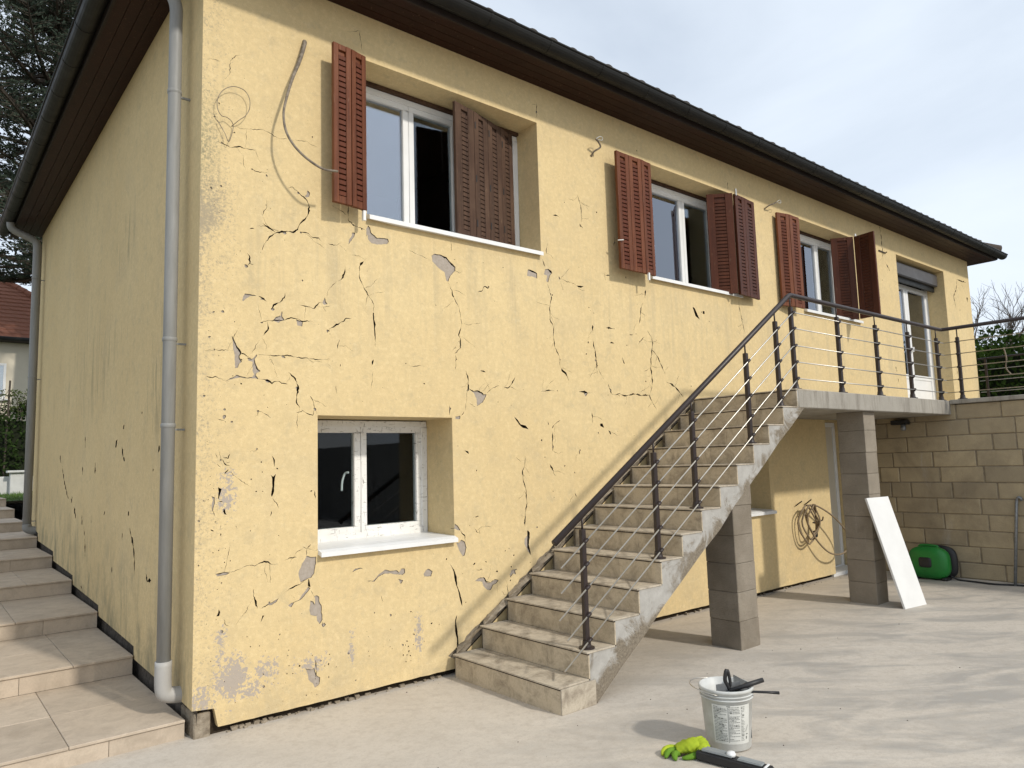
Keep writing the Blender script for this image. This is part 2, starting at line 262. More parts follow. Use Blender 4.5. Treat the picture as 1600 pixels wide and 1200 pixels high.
# ------------------------------------------------------------------ helpers: meshes and objects
def setp(o, label=None, cat=None, group=None, kind=None):
    if label: o['label'] = label
    if cat: o['category'] = cat
    if group: o['group'] = group
    if kind: o['kind'] = kind
    return o
def wmat(o):
    return o.get('_', None)
WM = {}
def attach(o, parent):
    if parent is not None:
        o.parent = parent; o.matrix_parent_inverse = WM[parent.name].inverted()
    COL.objects.link(o)
def thing(name, loc, label, cat, group=None):
    e = bpy.data.objects.new(name, None); e.location = loc; e.empty_display_size = .2; COL.objects.link(e)
    WM[e.name] = Matrix.Translation(loc); return setp(e, label, cat, group)
class MB:
    def __init__(s): s.v = []; s.f = []
    def face(s, pts):
        b = len(s.v); s.v += [tuple(p) for p in pts]; s.f.append(tuple(range(b, b + len(pts)))); return s
    def box(s, x0, x1, y0, y1, z0, z1):
        b = len(s.v); s.v += [(x, y, z) for z in (z0, z1) for y in (y0, y1) for x in (x0, x1)]
        s.f += [tuple(b + i for i in q) for q in ((0, 2, 3, 1), (4, 5, 7, 6), (0, 1, 5, 4), (2, 6, 7, 3), (0, 4, 6, 2), (1, 3, 7, 5))]; return s
    def obox(s, o, ax, ay, az):
        o, ax, ay, az = map(Vector, (o, ax, ay, az)); b = len(s.v)
        s.v += [tuple(o + ax * i + ay * j + az * k) for k in (0, 1) for j in (0, 1) for i in (0, 1)]
        fs = ((0, 2, 3, 1), (4, 5, 7, 6), (0, 1, 5, 4), (2, 6, 7, 3), (0, 4, 6, 2), (1, 3, 7, 5))
        if ax.cross(ay).dot(az) < 0: fs = tuple(tuple(reversed(q)) for q in fs)
        s.f += [tuple(b + i for i in q) for q in fs]; return s
    def prism(s, poly, d0, d1):              # poly in (x,z), swept along y from d0 (near) to d1
        n = len(poly); b = len(s.v); s.v += [(x, d0, z) for x, z in poly] + [(x, d1, z) for x, z in poly]
        s.f.append(tuple(range(b, b + n))); s.f.append(tuple(range(b + 2 * n - 1, b + n - 1, -1)))
        for i in range(n): j = (i + 1) % n; s.f.append((b + j, b + i, b + n + i, b + n + j))
        return s
    def tube(s, pts, r, n=8, cap=True):
        pts = [Vector(p) for p in pts]; k = len(pts); rs = r if isinstance(r, (list, tuple)) else [r] * k; b = len(s.v); ref = None
        for i, p in enumerate(pts):
            d = (pts[min(i + 1, k - 1)] - pts[max(i - 1, 0)]).normalized()
            if ref is None: ref = Vector((0, 0, 1)) if abs(d.z) < .9 else Vector((1, 0, 0))
            u = (ref - d * ref.dot(d)).normalized(); w = d.cross(u); ref = u
            s.v += [tuple(p + (u * math.cos(2 * math.pi * j / n) + w * math.sin(2 * math.pi * j / n)) * rs[i]) for j in range(n)]
        for i in range(k - 1):
            for j in range(n): a = b + i * n + j; c = b + i * n + (j + 1) % n; s.f.append((a, c, c + n, a + n))
        if cap: s.f.append(tuple(b + j for j in reversed(range(n)))); s.f.append(tuple(b + (k - 1) * n + j for j in range(n)))
        return s
    def lathe(s, c, prof, n=32):             # prof: (r,z)
        b = len(s.v); c = Vector(c)
        for r, z in prof: s.v += [(c.x + r * math.cos(2 * math.pi * j / n), c.y + r * math.sin(2 * math.pi * j / n), c.z + z) for j in range(n)]
        for i in range(len(prof) - 1):
            for j in range(n): a = b + i * n + j; q = b + i * n + (j + 1) % n; s.f.append((a, q, q + n, a + n))
        return s
    def mesh(s, name, mat, origin=None, bevel=0, smooth=False, seg=1):
        me = bpy.data.meshes.new(name); o = Vector(origin) if origin else Vector((0, 0, 0))
        me.from_pydata([tuple(Vector(p) - o) for p in s.v] if origin else s.v, [], s.f)
        if bevel:
            bm = bmesh.new(); bm.from_mesh(me); bmesh.ops.remove_doubles(bm, verts=bm.verts, dist=1e-5)
            bmesh.ops.bevel(bm, geom=bm.edges[:], offset=bevel, segments=seg, affect='EDGES', clamp_overlap=True); bm.to_mesh(me); bm.free()
        me.materials.append(M[mat] if isinstance(mat, str) else mat)
        if smooth: me.shade_smooth()
        me.update(); return me
    def build(s, name, mat, parent=None, origin=None, bevel=0, smooth=False, seg=1):
        me = s.mesh(name, mat, origin, bevel, smooth, seg); o = bpy.data.objects.new(name, me)
        m = Matrix.Translation(origin) if origin else Matrix(); o.matrix_basis = m
        attach(o, parent); WM[o.name] = m; return o
def place(name, me, mat4, parent):           # piece sharing mesh data
    o = bpy.data.objects.new(name, me); attach(o, parent); o.matrix_basis = mat4; WM[o.name] = mat4; return o
def spline(pts, n=6):
    P = [Vector(p) for p in pts]; P = [P[0] * 2 - P[1]] + P + [P[-1] * 2 - P[-2]]; r = []
    for i in range(1, len(P) - 2):
        a, b, c, d = P[i - 1:i + 3]
        for k in range(n):
            t = k / n; r.append(.5 * ((2 * b) + (c - a) * t + (2 * a - 5 * b + 4 * c - d) * t * t + (3 * b - a - 3 * c + d) * t ** 3))
    r.append(P[-2]); return r

# measured damage of the front wall (x,z) and the end wall (y,z): c crack, d hole, o pit, p spalled patch
FRONT_DAMAGE=[
('c',0.0039,[0.325,3.634,0.365,3.623,0.411,3.624,0.444,3.627]),
('c',0.0087,[0.585,3.554,0.62,3.569,0.68,3.53,0.719,3.503,0.741,3.458,0.737,3.401,0.719,3.359,0.669,3.308,0.655,3.27,0.624,3.244,0.534,3.227,0.501,3.214,0.454,3.179,0.421,3.123,0.407,3.08]),
('c',0.0078,[0.407,3.268,0.44,3.25,0.467,3.239,0.504,3.215]),
('c',0.0054,[0.673,3.255,0.733,3.257,0.773,3.229,0.813,3.234,0.837,3.215]),
('c',0.0042,[0.887,3.206,0.92,3.201,0.954,3.207,0.988,3.231]),
('c',0.0064,[0.305,3.044,0.321,3.026,0.325,2.974,0.299,2.944]),
('c',0.0051,[0.325,2.974,0.35,2.971]),
('p',0,[0.708,3.522,0.726,3.54,0.73,3.569,0.748,3.555,0.741,3.525,0.719,3.514]),
('p',0,[1.074,3.3,1.078,3.323,1.097,3.327,1.093,3.293,1.077,3.272,1.05,3.231,1.05,3.242]),
('c',0.0028,[0.914,3.501,0.974,3.478,1.04,3.447]),
('c',0.0033,[0.406,3.322,0.413,3.353,0.433,3.374,0.436,3.436]),
('c',0.0064,[0.322,3.212,0.352,3.22]),
('c',0.0098,[1.022,3.057,1.014,3.009,0.995,2.967,0.964,2.941]),
('p',0,[0.275,2.716,0.282,2.743,0.294,2.764,0.326,2.766,0.371,2.759,0.326,2.751,0.301,2.732,0.285,2.714]),
('c',0.0058,[0.384,2.759,0.41,2.752,0.44,2.729]),
('c',0.0078,[0.47,2.673,0.486,2.712,0.53,2.73,0.56,2.77,0.567,2.801]),
('p',0,[0.484,2.605,0.503,2.631,0.537,2.641,0.547,2.675,0.549,2.635,0.564,2.614,0.537,2.602,0.507,2.596]),
('c',0.0064,[0.395,2.583,0.444,2.598,0.507,2.605,0.564,2.617,0.619,2.637,0.653,2.63,0.695,2.617,0.751,2.629,0.776,2.618]),
('c',0.0071,[0.447,2.598,0.454,2.547,0.419,2.494]),
('p',0,[0.646,2.629,0.695,2.617,0.691,2.583,0.657,2.586]),
('c',0.006,[0.674,2.731,0.723,2.727,0.776,2.721,0.816,2.766,0.852,2.768]),
('p',0,[0.841,2.767,0.86,2.807,0.866,2.78,0.88,2.764,0.856,2.754]),
('c',0.0075,[0.881,2.559,0.892,2.585,0.94,2.617,1.0,2.648,1.027,2.673,1.069,2.68]),
('c',0.0076,[0.973,2.515,0.955,2.469,0.956,2.448]),
('c',0.0021,[0.874,2.816,0.886,2.87,0.953,2.939]),
('c',0.003,[0.043,2.361,0.102,2.371,0.162,2.378,0.22,2.38]),
('p',0,[0.213,2.473,0.226,2.449,0.242,2.412,0.27,2.37,0.261,2.337,0.277,2.307,0.261,2.296,0.252,2.267,0.234,2.263,0.231,2.348,0.22,2.385,0.218,2.442]),
('c',0.0056,[0.215,2.473,0.242,2.412,0.27,2.37,0.261,2.337,0.277,2.307]),
('c',0.0063,[0.27,2.37,0.305,2.35,0.339,2.333]),
('c',0.0057,[0.355,2.328,0.368,2.294,0.385,2.266,0.401,2.254]),
('p',0,[0.311,2.338,0.343,2.33,0.362,2.348,0.379,2.365,0.374,2.349,0.362,2.328,0.368,2.294,0.385,2.266,0.401,2.254,0.375,2.24,0.369,2.223,0.388,2.199,0.363,2.204,0.306,2.201,0.268,2.205,0.238,2.197,0.171,2.177,0.225,2.206,0.244,2.222,0.268,2.212,0.312,2.204,0.347,2.212,0.359,2.229,0.348,2.254,0.349,2.312,0.321,2.316]),
('c',0.0051,[0.384,2.369,0.432,2.362,0.505,2.361,0.585,2.372,0.654,2.361,0.751,2.361,0.895,2.368]),
('c',0.0042,[0.046,2.206,0.09,2.196,0.11,2.203,0.171,2.179]),
('c',0.007,[0.388,2.199,0.453,2.192,0.479,2.174,0.492,2.187,0.532,2.189,0.546,2.18,0.586,2.175]),
('c',0.0055,[0.978,2.338,0.976,2.317]),
('c',0.0092,[0.589,2.263,0.616,2.238,0.64,2.213,0.661,2.158,0.654,2.101,0.654,2.049,0.675,2.016]),
('c',0.0046,[0.651,1.983,0.695,1.996,0.737,1.975,0.772,1.965,0.779,2.006,0.797,1.993,0.799,1.973]),
('c',0.006,[0.748,2.098,0.772,2.065,0.779,2.012]),
('c',0.0032,[0.365,1.955,0.384,1.959,0.39,1.994,0.429,1.972,0.474,1.944]),
('c',0.0034,[0.946,2.18,0.942,2.153,0.953,2.112]),
('d',0,[0.482,1.693,0.502,1.664,0.499,1.616,0.492,1.661]),
('d',0,[0.476,1.566,0.486,1.557,0.492,1.553,0.509,1.572,0.502,1.546,0.499,1.49,0.496,1.452,0.483,1.422,0.477,1.434,0.486,1.49,0.483,1.547]),
('c',0.0032,[0.487,1.418,0.51,1.382,0.529,1.344]),
('c',0.0042,[0.117,1.711,0.129,1.681]),
('c',0.0043,[0.143,1.723,0.15,1.68,0.177,1.643,0.21,1.63]),
('c',0.0043,[0.165,1.692,0.198,1.679,0.208,1.71]),
('c',0.0037,[0.18,1.655,0.21,1.658]),
('c',0.0036,[0.13,1.648,0.151,1.626]),
('c',0.0043,[0.198,1.612,0.175,1.58]),
('o',0.0075,[0.275,2.164]),
('o',0.0045,[0.451,2.014]),
('o',0.0063,[0.411,1.653]),
('o',0.007,[0.518,1.606]),
('o',0.0057,[0.418,1.587]),
('o',0.0042,[0.087,1.569]),
('c',0.0031,[0.126,1.93,0.168,1.921,0.174,1.943]),
('c',0.0031,[0.335,1.723,0.382,1.731]),
('d',0,[0.137,1.502,0.158,1.489,0.15,1.459,0.141,1.427,0.137,1.43,0.141,1.472]),
('p',0,[0.097,1.447,0.118,1.437,0.118,1.401,0.107,1.355,0.122,1.321,0.101,1.358,0.098,1.385,0.106,1.42]),
('d',0,[0.144,1.415,0.165,1.412,0.162,1.408,0.147,1.41]),
('d',0,[0.172,1.362,0.177,1.365,0.184,1.338,0.192,1.326,0.178,1.329,0.169,1.348]),
('d',0,[0.094,1.243,0.115,1.231,0.109,1.229,0.097,1.234]),
('c',0.0048,[0.155,1.268,0.152,1.244]),
('c',0.0048,[0.1,1.207,0.103,1.189]),
('c',0.006,[0.159,1.214,0.156,1.197]),
('c',0.0049,[0.251,1.255,0.254,1.239]),
('c',0.0051,[0.478,1.33,0.471,1.296]),
('c',0.0052,[0.724,1.02,0.727,1.064,0.696,1.077]),
('c',0.0039,[0.727,1.064,0.754,1.09]),
('o',0.0057,[0.53,1.167]),
('o',0.0054,[0.145,1.109]),
('o',0.0069,[0.378,1.463]),
('o',0.005,[0.422,1.461]),
('o',0.0092,[0.758,1.448]),
('o',0.0048,[0.111,1.098]),
('o',0.0054,[0.217,1.037]),
('c',0.0046,[0.782,1.447,0.787,1.394]),
('p',0,[0.724,1.017,0.751,1.004,0.792,1.003,0.791,0.962,0.778,0.893,0.758,0.867,0.737,0.866,0.717,0.856,0.683,0.845,0.673,0.874,0.666,0.906,0.69,0.966,0.71,0.99]),
('p',0,[0.13,0.964,0.179,0.971,0.215,0.964,0.2,0.956,0.174,0.953,0.139,0.951]),
('c',0.0048,[0.127,0.961,0.179,0.971,0.216,0.966]),
('c',0.0024,[0.218,0.965,0.299,0.987,0.348,0.998]),
('c',0.0068,[0.341,0.996,0.372,0.986,0.403,1.004,0.435,1.012,0.46,1.004,0.479,0.99,0.521,0.985]),
('c',0.0057,[0.57,0.998,0.603,1.017,0.653,1.013]),
('o',0.0066,[0.165,0.908]),
('o',0.0048,[0.181,1.032]),
('c',0.0057,[0.571,0.796,0.616,0.814,0.676,0.837,0.717,0.86]),
('d',0,[0.734,0.861,0.741,0.857,0.751,0.805,0.734,0.814]),
('p',0,[0.737,0.81,0.751,0.799,0.724,0.771,0.683,0.733,0.637,0.721,0.617,0.693,0.597,0.708,0.617,0.721,0.67,0.732,0.703,0.774]),
('p',0,[0.754,0.786,0.778,0.742,0.795,0.746,0.813,0.734,0.816,0.695,0.83,0.674,0.83,0.63,0.837,0.61,0.837,0.578,0.816,0.553,0.799,0.578,0.795,0.61,0.751,0.623,0.744,0.655,0.751,0.717,0.771,0.708,0.782,0.687,0.785,0.725]),
('c',0.0039,[0.837,0.565,0.844,0.529]),
('c',0.008,[0.367,0.843,0.365,0.802,0.38,0.763,0.39,0.717]),
('p',0,[0.418,0.716,0.456,0.735,0.5,0.746,0.532,0.765,0.519,0.744,0.487,0.727,0.462,0.731]),
('c',0.0037,[0.418,0.716,0.462,0.734,0.532,0.765]),
('d',0,[0.425,0.67,0.437,0.668,0.412,0.627]),
('d',0,[0.15,0.75,0.159,0.731,0.153,0.709,0.136,0.709,0.147,0.727]),
('c',0.0024,[0.183,0.695,0.192,0.65,0.213,0.638]),
('c',0.0064,[0.788,0.323,0.791,0.21]),
('p',0,[0.717,0.281,0.757,0.267,0.778,0.275,0.795,0.222,0.819,0.205,0.815,0.162,0.784,0.144,0.771,0.171,0.737,0.209,0.727,0.254]),
('o',0.0061,[0.349,0.489]),
('o',0.0049,[0.327,0.555]),
('o',0.005,[0.533,0.503]),
('o',0.0044,[0.601,0.422]),
('o',0.0057,[0.628,0.268]),
('o',0.0089,[0.674,0.308]),
('o',0.0104,[0.881,0.28]),
('o',0.0052,[0.853,0.273]),
('o',0.0049,[0.407,0.484]),
('o',0.0043,[0.445,0.445]),
('o',0.0044,[0.534,0.296]),
('o',0.0069,[0.589,0.276]),
('o',0.0051,[0.764,0.358]),
('o',0.0052,[0.888,0.342]),
('c',0.005,[1.043,3.558,1.045,3.485,1.048,3.412,1.099,3.382,1.142,3.372,1.19,3.362]),
('p',0,[1.194,3.374,1.21,3.403,1.226,3.387,1.234,3.352,1.287,3.32,1.332,3.328,1.378,3.329,1.386,3.307,1.369,3.286,1.286,3.268,1.237,3.27,1.209,3.295,1.202,3.331,1.193,3.315]),
('c',0.005,[1.192,3.145,1.164,3.111,1.136,3.078,1.135,2.99,1.17,2.915,1.217,2.856,1.249,2.809,1.248,2.75]),
('d',0,[1.14,3.104,1.172,3.12,1.152,3.095,1.138,3.085]),
('p',0,[1.774,3.261,1.807,3.282,1.862,3.283,1.918,3.268,1.95,3.237,2.002,3.201,2.001,3.169,1.952,3.121,1.932,3.071,1.914,3.076,1.896,3.145,1.841,3.169,1.782,3.215]),
('c',0.007,[1.853,3.285,1.918,3.268,1.95,3.237,2.004,3.201,2.001,3.165]),
('c',0.0039,[1.927,3.07,1.968,2.996,1.986,2.943,2.032,2.868,2.048,2.767]),
('d',0,[1.963,2.992,1.986,2.951,1.976,2.946,1.963,2.972]),
('c',0.0022,[1.556,3.276,1.652,3.249,1.76,3.219]),
('c',0.0024,[1.965,3.436,1.964,3.307]),
('c',0.0072,[2.232,3.022,2.273,3.039,2.3,3.08,2.335,3.068,2.356,3.088]),
('o',0.0076,[1.807,2.862]),
('o',0.0063,[2.018,3.073]),
('o',0.0055,[2.001,3.265]),
('o',0.0057,[2.294,3.283]),
('p',0,[1.087,3.325,1.102,3.324,1.094,3.297,1.071,3.278,1.047,3.23,1.051,3.26,1.071,3.293]),
('d',0,[1.244,2.741,1.252,2.739,1.254,2.688,1.267,2.653,1.259,2.623,1.264,2.565,1.262,2.515,1.254,2.579,1.251,2.637,1.246,2.68,1.242,2.723]),
('c',0.0029,[1.248,2.782,1.248,2.738]),
('c',0.0021,[1.26,2.515,1.261,2.486]),
('c',0.0078,[1.244,2.387,1.234,2.347]),
('c',0.0039,[2.048,2.777,2.055,2.73]),
('c',0.0086,[2.057,2.731,2.036,2.673,2.025,2.64,2.042,2.61,2.037,2.539,1.983,2.484]),
('c',0.0046,[1.988,2.472,1.991,2.394,1.983,2.355]),
('c',0.0086,[2.085,2.353,2.107,2.291,2.11,2.209,2.095,2.189,2.09,2.134]),
('c',0.0031,[2.09,2.134,2.076,2.032]),
('d',0,[2.061,2.02,2.051,1.997,2.032,1.985,2.051,2.008]),
('p',0,[1.975,1.976,2.022,1.984,2.017,1.957,1.974,1.957]),
('p',0,[2.114,2.205,2.158,2.187,2.207,2.189,2.265,2.163,2.291,2.168,2.285,2.144,2.253,2.099,2.193,2.066,2.19,2.121,2.167,2.168]),
('c',0.007,[2.114,2.205,2.158,2.189,2.212,2.191,2.265,2.165,2.291,2.168]),
('c',0.004,[2.296,2.18,2.358,2.223,2.431,2.246]),
('d',0,[2.232,2.36,2.272,2.364,2.291,2.35,2.261,2.353]),
('c',0.0053,[1.921,2.067,1.919,1.983]),
('o',0.0073,[1.522,2.376]),
('o',0.0104,[1.686,2.227]),
('o',0.0056,[2.414,2.106]),
('c',0.0029,[1.541,2.363,1.697,2.363]),
('c',0.0021,[1.226,2.176,1.239,2.298]),
('d',0,[2.582,1.987,2.624,1.96,2.654,1.92,2.708,1.912,2.742,1.879,2.67,1.895,2.633,1.924,2.602,1.96]),
('p',0,[2.67,1.909,2.719,1.904,2.74,1.883,2.68,1.889]),
('d',0,[2.968,1.957,2.984,1.923,2.976,1.92]),
('d',0,[3.054,1.928,3.025,1.889,3.021,1.898]),
('c',0.0035,[3.132,1.972,3.047,1.919]),
('c',0.0094,[3.027,1.859,3.019,1.774,3.017,1.727,3.019,1.689]),
('o',0.0109,[2.892,1.785]),
('o',0.0076,[2.922,1.636]),
('o',0.0084,[3.005,1.336]),
('o',0.0051,[3.016,1.281]),
('o',0.012,[3.159,1.555]),
('o',0.0046,[1.993,1.742]),
('d',0,[2.056,1.706,2.093,1.698,2.099,1.677,2.079,1.688]),
('c',0.011,[2.979,1.572,3.011,1.521,3.031,1.474]),
('c',0.007,[3.354,1.698,3.346,1.654]),
('c',0.0061,[3.272,1.306,3.288,1.271]),
('c',0.0074,[2.692,1.653,2.683,1.563,2.66,1.527,2.663,1.458,2.691,1.368,2.693,1.287,2.697,1.246,2.678,1.171,2.668,1.071]),
('c',0.0054,[2.176,1.55,2.17,1.535]),
('c',0.0054,[2.145,1.176,2.184,1.177]),
('c',0.0065,[2.673,1.178,2.668,1.058]),
('p',0,[2.693,1.024,2.719,1.002,2.717,0.958,2.7,0.935,2.698,0.888,2.717,0.822,2.737,0.8,2.691,0.848,2.656,0.915,2.658,0.955,2.691,0.984]),
('d',0,[2.698,1.024,2.719,1.002,2.704,0.903,2.727,0.813,2.692,0.88]),
('p',0,[1.947,1.137,1.978,1.112,2.001,1.081,1.978,1.083,1.941,1.097]),
('c',0.0068,[1.996,1.077,2.041,1.033,2.045,0.988]),
('p',0,[1.98,0.986,2.003,1.006,2.04,0.988,2.053,0.942,2.032,0.881,2.014,0.879,1.983,0.927,1.957,0.988]),
('c',0.0054,[2.142,1.077,2.165,1.048,2.192,1.039,2.187,1.069]),
('o',0.0074,[1.861,0.873]),
('o',0.0137,[2.127,0.807]),
('o',0.01,[2.245,0.81]),
('o',0.0125,[2.355,0.721]),
('o',0.0111,[2.492,0.634]),
('o',0.0075,[2.036,0.523]),
('o',0.0119,[2.505,0.742]),
('o',0.0046,[2.091,1.111]),
('o',0.0096,[2.537,0.832]),
('o',0.0079,[2.446,0.877]),
('o',0.0071,[2.488,0.892]),
('o',0.0065,[2.714,0.755]),
('c',0.0038,[2.147,0.757,2.219,0.752]),
('p',0,[2.13,0.673,2.164,0.691,2.221,0.692,2.244,0.651,2.288,0.642,2.328,0.663,2.368,0.649,2.347,0.63,2.307,0.62,2.286,0.585,2.247,0.59,2.21,0.625,2.201,0.66]),
('c',0.0053,[2.13,0.671,2.164,0.691,2.221,0.692,2.244,0.651,2.288,0.642,2.328,0.663,2.368,0.649]),
('p',0,[2.485,0.683,2.512,0.718,2.58,0.718,2.543,0.707,2.552,0.675,2.521,0.686,2.494,0.654]),
('c',0.0047,[2.448,0.637,2.465,0.554,2.468,0.488]),
('d',0,[1.894,0.833,1.929,0.786,1.954,0.724,1.957,0.658,1.979,0.611,2.0,0.536,1.999,0.496,1.982,0.545,1.965,0.62,1.936,0.697,1.924,0.772]),
('d',0,[1.953,0.452,1.938,0.393,1.95,0.326,1.957,0.238,1.961,0.162,1.942,0.184,1.944,0.255,1.927,0.322,1.929,0.401]),
('p',0,[1.178,0.792,1.227,0.789,1.274,0.831,1.322,0.856,1.369,0.84,1.417,0.841,1.437,0.822,1.458,0.847,1.487,0.844,1.489,0.812,1.465,0.801,1.425,0.809,1.361,0.824,1.313,0.826,1.266,0.811,1.235,0.782]),
('p',0,[1.649,0.786,1.67,0.808,1.692,0.819,1.731,0.798,1.717,0.759,1.661,0.768]),
('p',0,[1.432,0.774,1.473,0.762,1.452,0.737]),
('p',0,[1.066,0.875,1.084,0.89,1.129,0.89,1.148,0.879,1.122,0.885,1.092,0.879,1.062,0.867]),
('c',0.0021,[1.292,0.676,1.302,0.628]),
('o',0.0074,[1.86,0.872]),
('o',0.0099,[1.535,0.527]),
('o',0.0116,[1.714,0.414]),
('o',0.0066,[1.783,0.396]),
('o',0.0091,[1.498,0.322]),
('o',0.0063,[1.486,0.297]),
('o',0.0084,[1.51,0.283]),
('o',0.0098,[1.514,0.248]),
('o',0.0084,[1.525,0.215]),
('o',0.0056,[1.497,0.224]),
('o',0.007,[1.488,0.178]),
('o',0.0056,[1.529,0.177]),
('o',0.007,[1.465,0.23]),
('o',0.0054,[1.183,0.407]),
('o',0.0047,[1.188,0.275]),
('o',0.0041,[1.184,0.308]),
('o',0.005,[1.647,0.294]),
('o',0.0042,[1.373,0.29]),
('p',0,[2.796,3.3,2.847,3.294,2.904,3.276,2.902,3.232,2.85,3.242,2.782,3.241]),
('d',0,[2.796,3.302,2.847,3.299,2.907,3.279,2.852,3.284]),
('c',0.0078,[2.974,3.424,3.004,3.358]),
('p',0,[2.985,3.284,3.005,3.331,3.047,3.342,3.087,3.312,3.056,3.276,3.035,3.215,3.012,3.225,3.026,3.276]),
('d',0,[3.041,3.341,3.082,3.329,3.089,3.303,3.064,3.317]),
('c',0.007,[3.023,3.204,3.054,3.115,3.07,3.081,3.042,2.98,3.042,2.874,3.087,2.808,3.077,2.728,3.084,2.632,3.145,2.539,3.147,2.452,3.163,2.426]),
('o',0.0096,[3.06,3.109]),
('o',0.0087,[3.08,3.105]),
('o',0.0101,[3.553,3.041]),
('o',0.0073,[3.616,2.994]),
('o',0.0118,[3.524,2.703]),
('o',0.0099,[3.492,2.591]),
('o',0.0077,[4.216,2.846]),
('o',0.0086,[4.07,2.719]),
('o',0.0055,[3.441,3.416]),
('o',0.005,[2.51,3.276]),
('c',0.0035,[3.169,3.269,3.218,3.267,3.391,3.236]),
('c',0.0108,[3.391,3.236,3.454,3.229,3.493,3.237]),
('c',0.0119,[3.589,2.875,3.595,2.801]),
('c',0.0091,[3.588,2.745,3.614,2.637,3.619,2.545,3.631,2.49,3.624,2.407]),
('c',0.0109,[4.4,3.326,4.386,3.233]),
('c',0.0079,[4.352,3.179,4.315,3.125,4.301,3.064,4.275,2.952]),
('c',0.0093,[3.775,2.867,3.843,2.871,3.905,2.868]),
('c',0.0075,[3.827,2.725,3.882,2.728]),
('c',0.0057,[4.114,2.829,4.179,2.84]),
('c',0.0048,[4.245,2.743,4.341,2.83]),
('d',0,[3.991,2.598,4.029,2.529,4.008,2.537]),
('c',0.0056,[3.781,3.408,3.801,3.392,3.87,3.399]),
('d',0,[3.158,2.436,3.222,2.396,3.249,2.322,3.227,2.365,3.209,2.382,3.162,2.41]),
('c',0.0081,[2.482,2.228,2.535,2.23,2.557,2.256,2.608,2.325]),
('c',0.0068,[2.902,2.216,2.988,2.228,3.058,2.226]),
('d',0,[3.373,2.23,3.449,2.242,3.487,2.225,3.577,2.228,3.461,2.219]),
('p',0,[3.435,2.219,3.493,2.223,3.459,2.188]),
('c',0.0101,[3.774,2.319,3.815,2.228]),
('c',0.0083,[3.815,2.223,3.876,2.219,3.932,2.232,3.993,2.214,4.093,2.227,4.194,2.237,4.251,2.22,4.311,2.234,4.378,2.234,4.424,2.152,4.48,2.085]),
('c',0.0081,[3.533,2.037,3.536,1.983,3.54,1.943]),
('d',0,[3.637,1.935,3.67,1.94,3.69,1.899,3.642,1.912]),
('c',0.0101,[3.752,1.877,3.783,1.835]),
('o',0.0101,[2.888,1.785]),
('o',0.0057,[2.556,2.082]),
('o',0.0058,[2.696,2.22]),
('o',0.0069,[3.1,2.228]),
('o',0.0107,[4.333,2.371]),
('o',0.0064,[3.767,2.212]),
('o',0.0057,[4.114,1.822]),
('c',0.0061,[3.354,1.699,3.345,1.656]),
('c',0.0088,[4.398,2.898,4.454,2.833,4.472,2.774,4.452,2.703,4.426,2.562,4.426,2.463,4.439,2.375,4.421,2.306,4.386,2.236]),
('c',0.0089,[4.452,2.703,4.539,2.639,4.593,2.543,4.649,2.466]),
('c',0.011,[4.666,2.381,4.751,2.36,4.813,2.327,4.927,2.234]),
('d',0,[5.184,3.232,5.218,3.226,5.303,3.105,5.227,3.135]),
('d',0,[5.366,3.21,5.401,3.208,5.398,3.175,5.363,3.177]),
('c',0.0068,[6.089,3.405,6.09,3.33,6.133,3.174,6.185,3.018]),
('o',0.0093,[5.079,2.354]),
('o',0.0069,[4.529,2.809]),
('o',0.0097,[5.477,3.102]),
('o',0.0068,[6.32,2.691]),
('c',0.0089,[3.13,3.861,3.179,3.871,3.209,3.858]),
('c',0.0101,[3.472,3.831,3.517,3.809]),
('c',0.0037,[3.457,4.13,3.498,4.053,3.508,3.884]),
('c',0.0044,[3.045,3.586,3.022,3.474]),
('o',0.0063,[3.279,4.019]),
('o',0.0066,[3.721,4.01]),
('o',0.0058,[2.51,3.276]),
('c',0.0048,[3.963,3.794,3.943,3.712]),
('c',0.0056,[0.101,3.762,0.139,3.76,0.195,3.749,0.244,3.768,0.301,3.766,0.359,3.773]),
('c',0.0029,[0.214,3.911,0.25,3.895,0.351,3.915,0.402,3.93,0.462,3.916,0.508,3.901,0.6,3.915]),
('c',0.0023,[0.6,3.915,0.719,3.931,0.809,3.91]),
('c',0.0029,[0.144,4.212,0.178,4.262,0.181,4.346,0.216,4.404,0.266,4.422]),
('c',0.0028,[0.028,4.316,0.076,4.329,0.111,4.322]),
('c',0.0124,[10.109,5.058,10.139,4.859,10.121,4.525]),
('c',0.0125,[10.238,4.492,10.344,4.393]),
('c',0.0145,[13.163,4.643,13.078,4.454,12.932,4.318,12.988,4.091]),
('c',0.0174,[13.165,4.649,13.596,4.658]),
('d',0,[13.561,4.366,13.627,4.374,13.587,4.279]),
('o',0.0174,[13.178,4.089]),
('o',0.0148,[10.045,4.21]),
('o',0.0122,[9.921,3.927]),
('c',0.0123,[10.255,2.883,10.278,2.798]),
('c',0.0098,[10.301,2.712,10.321,2.639]),
('c',0.0113,[12.765,3.035,12.767,2.894]),
('c',0.0046,[3.461,4.128,3.498,4.024,3.5,3.866]),
('c',0.0095,[6.015,4.841,6.007,4.76]),
('o',0.0101,[4.37,4.808]),
('o',0.0094,[3.714,4.009]),
('c',0.0076,[3.467,3.844,3.519,3.814]),
('c',0.0037,[1.155,4.938,1.17,4.787]),
('c',0.0045,[2.972,4.912,2.966,4.763]),
]
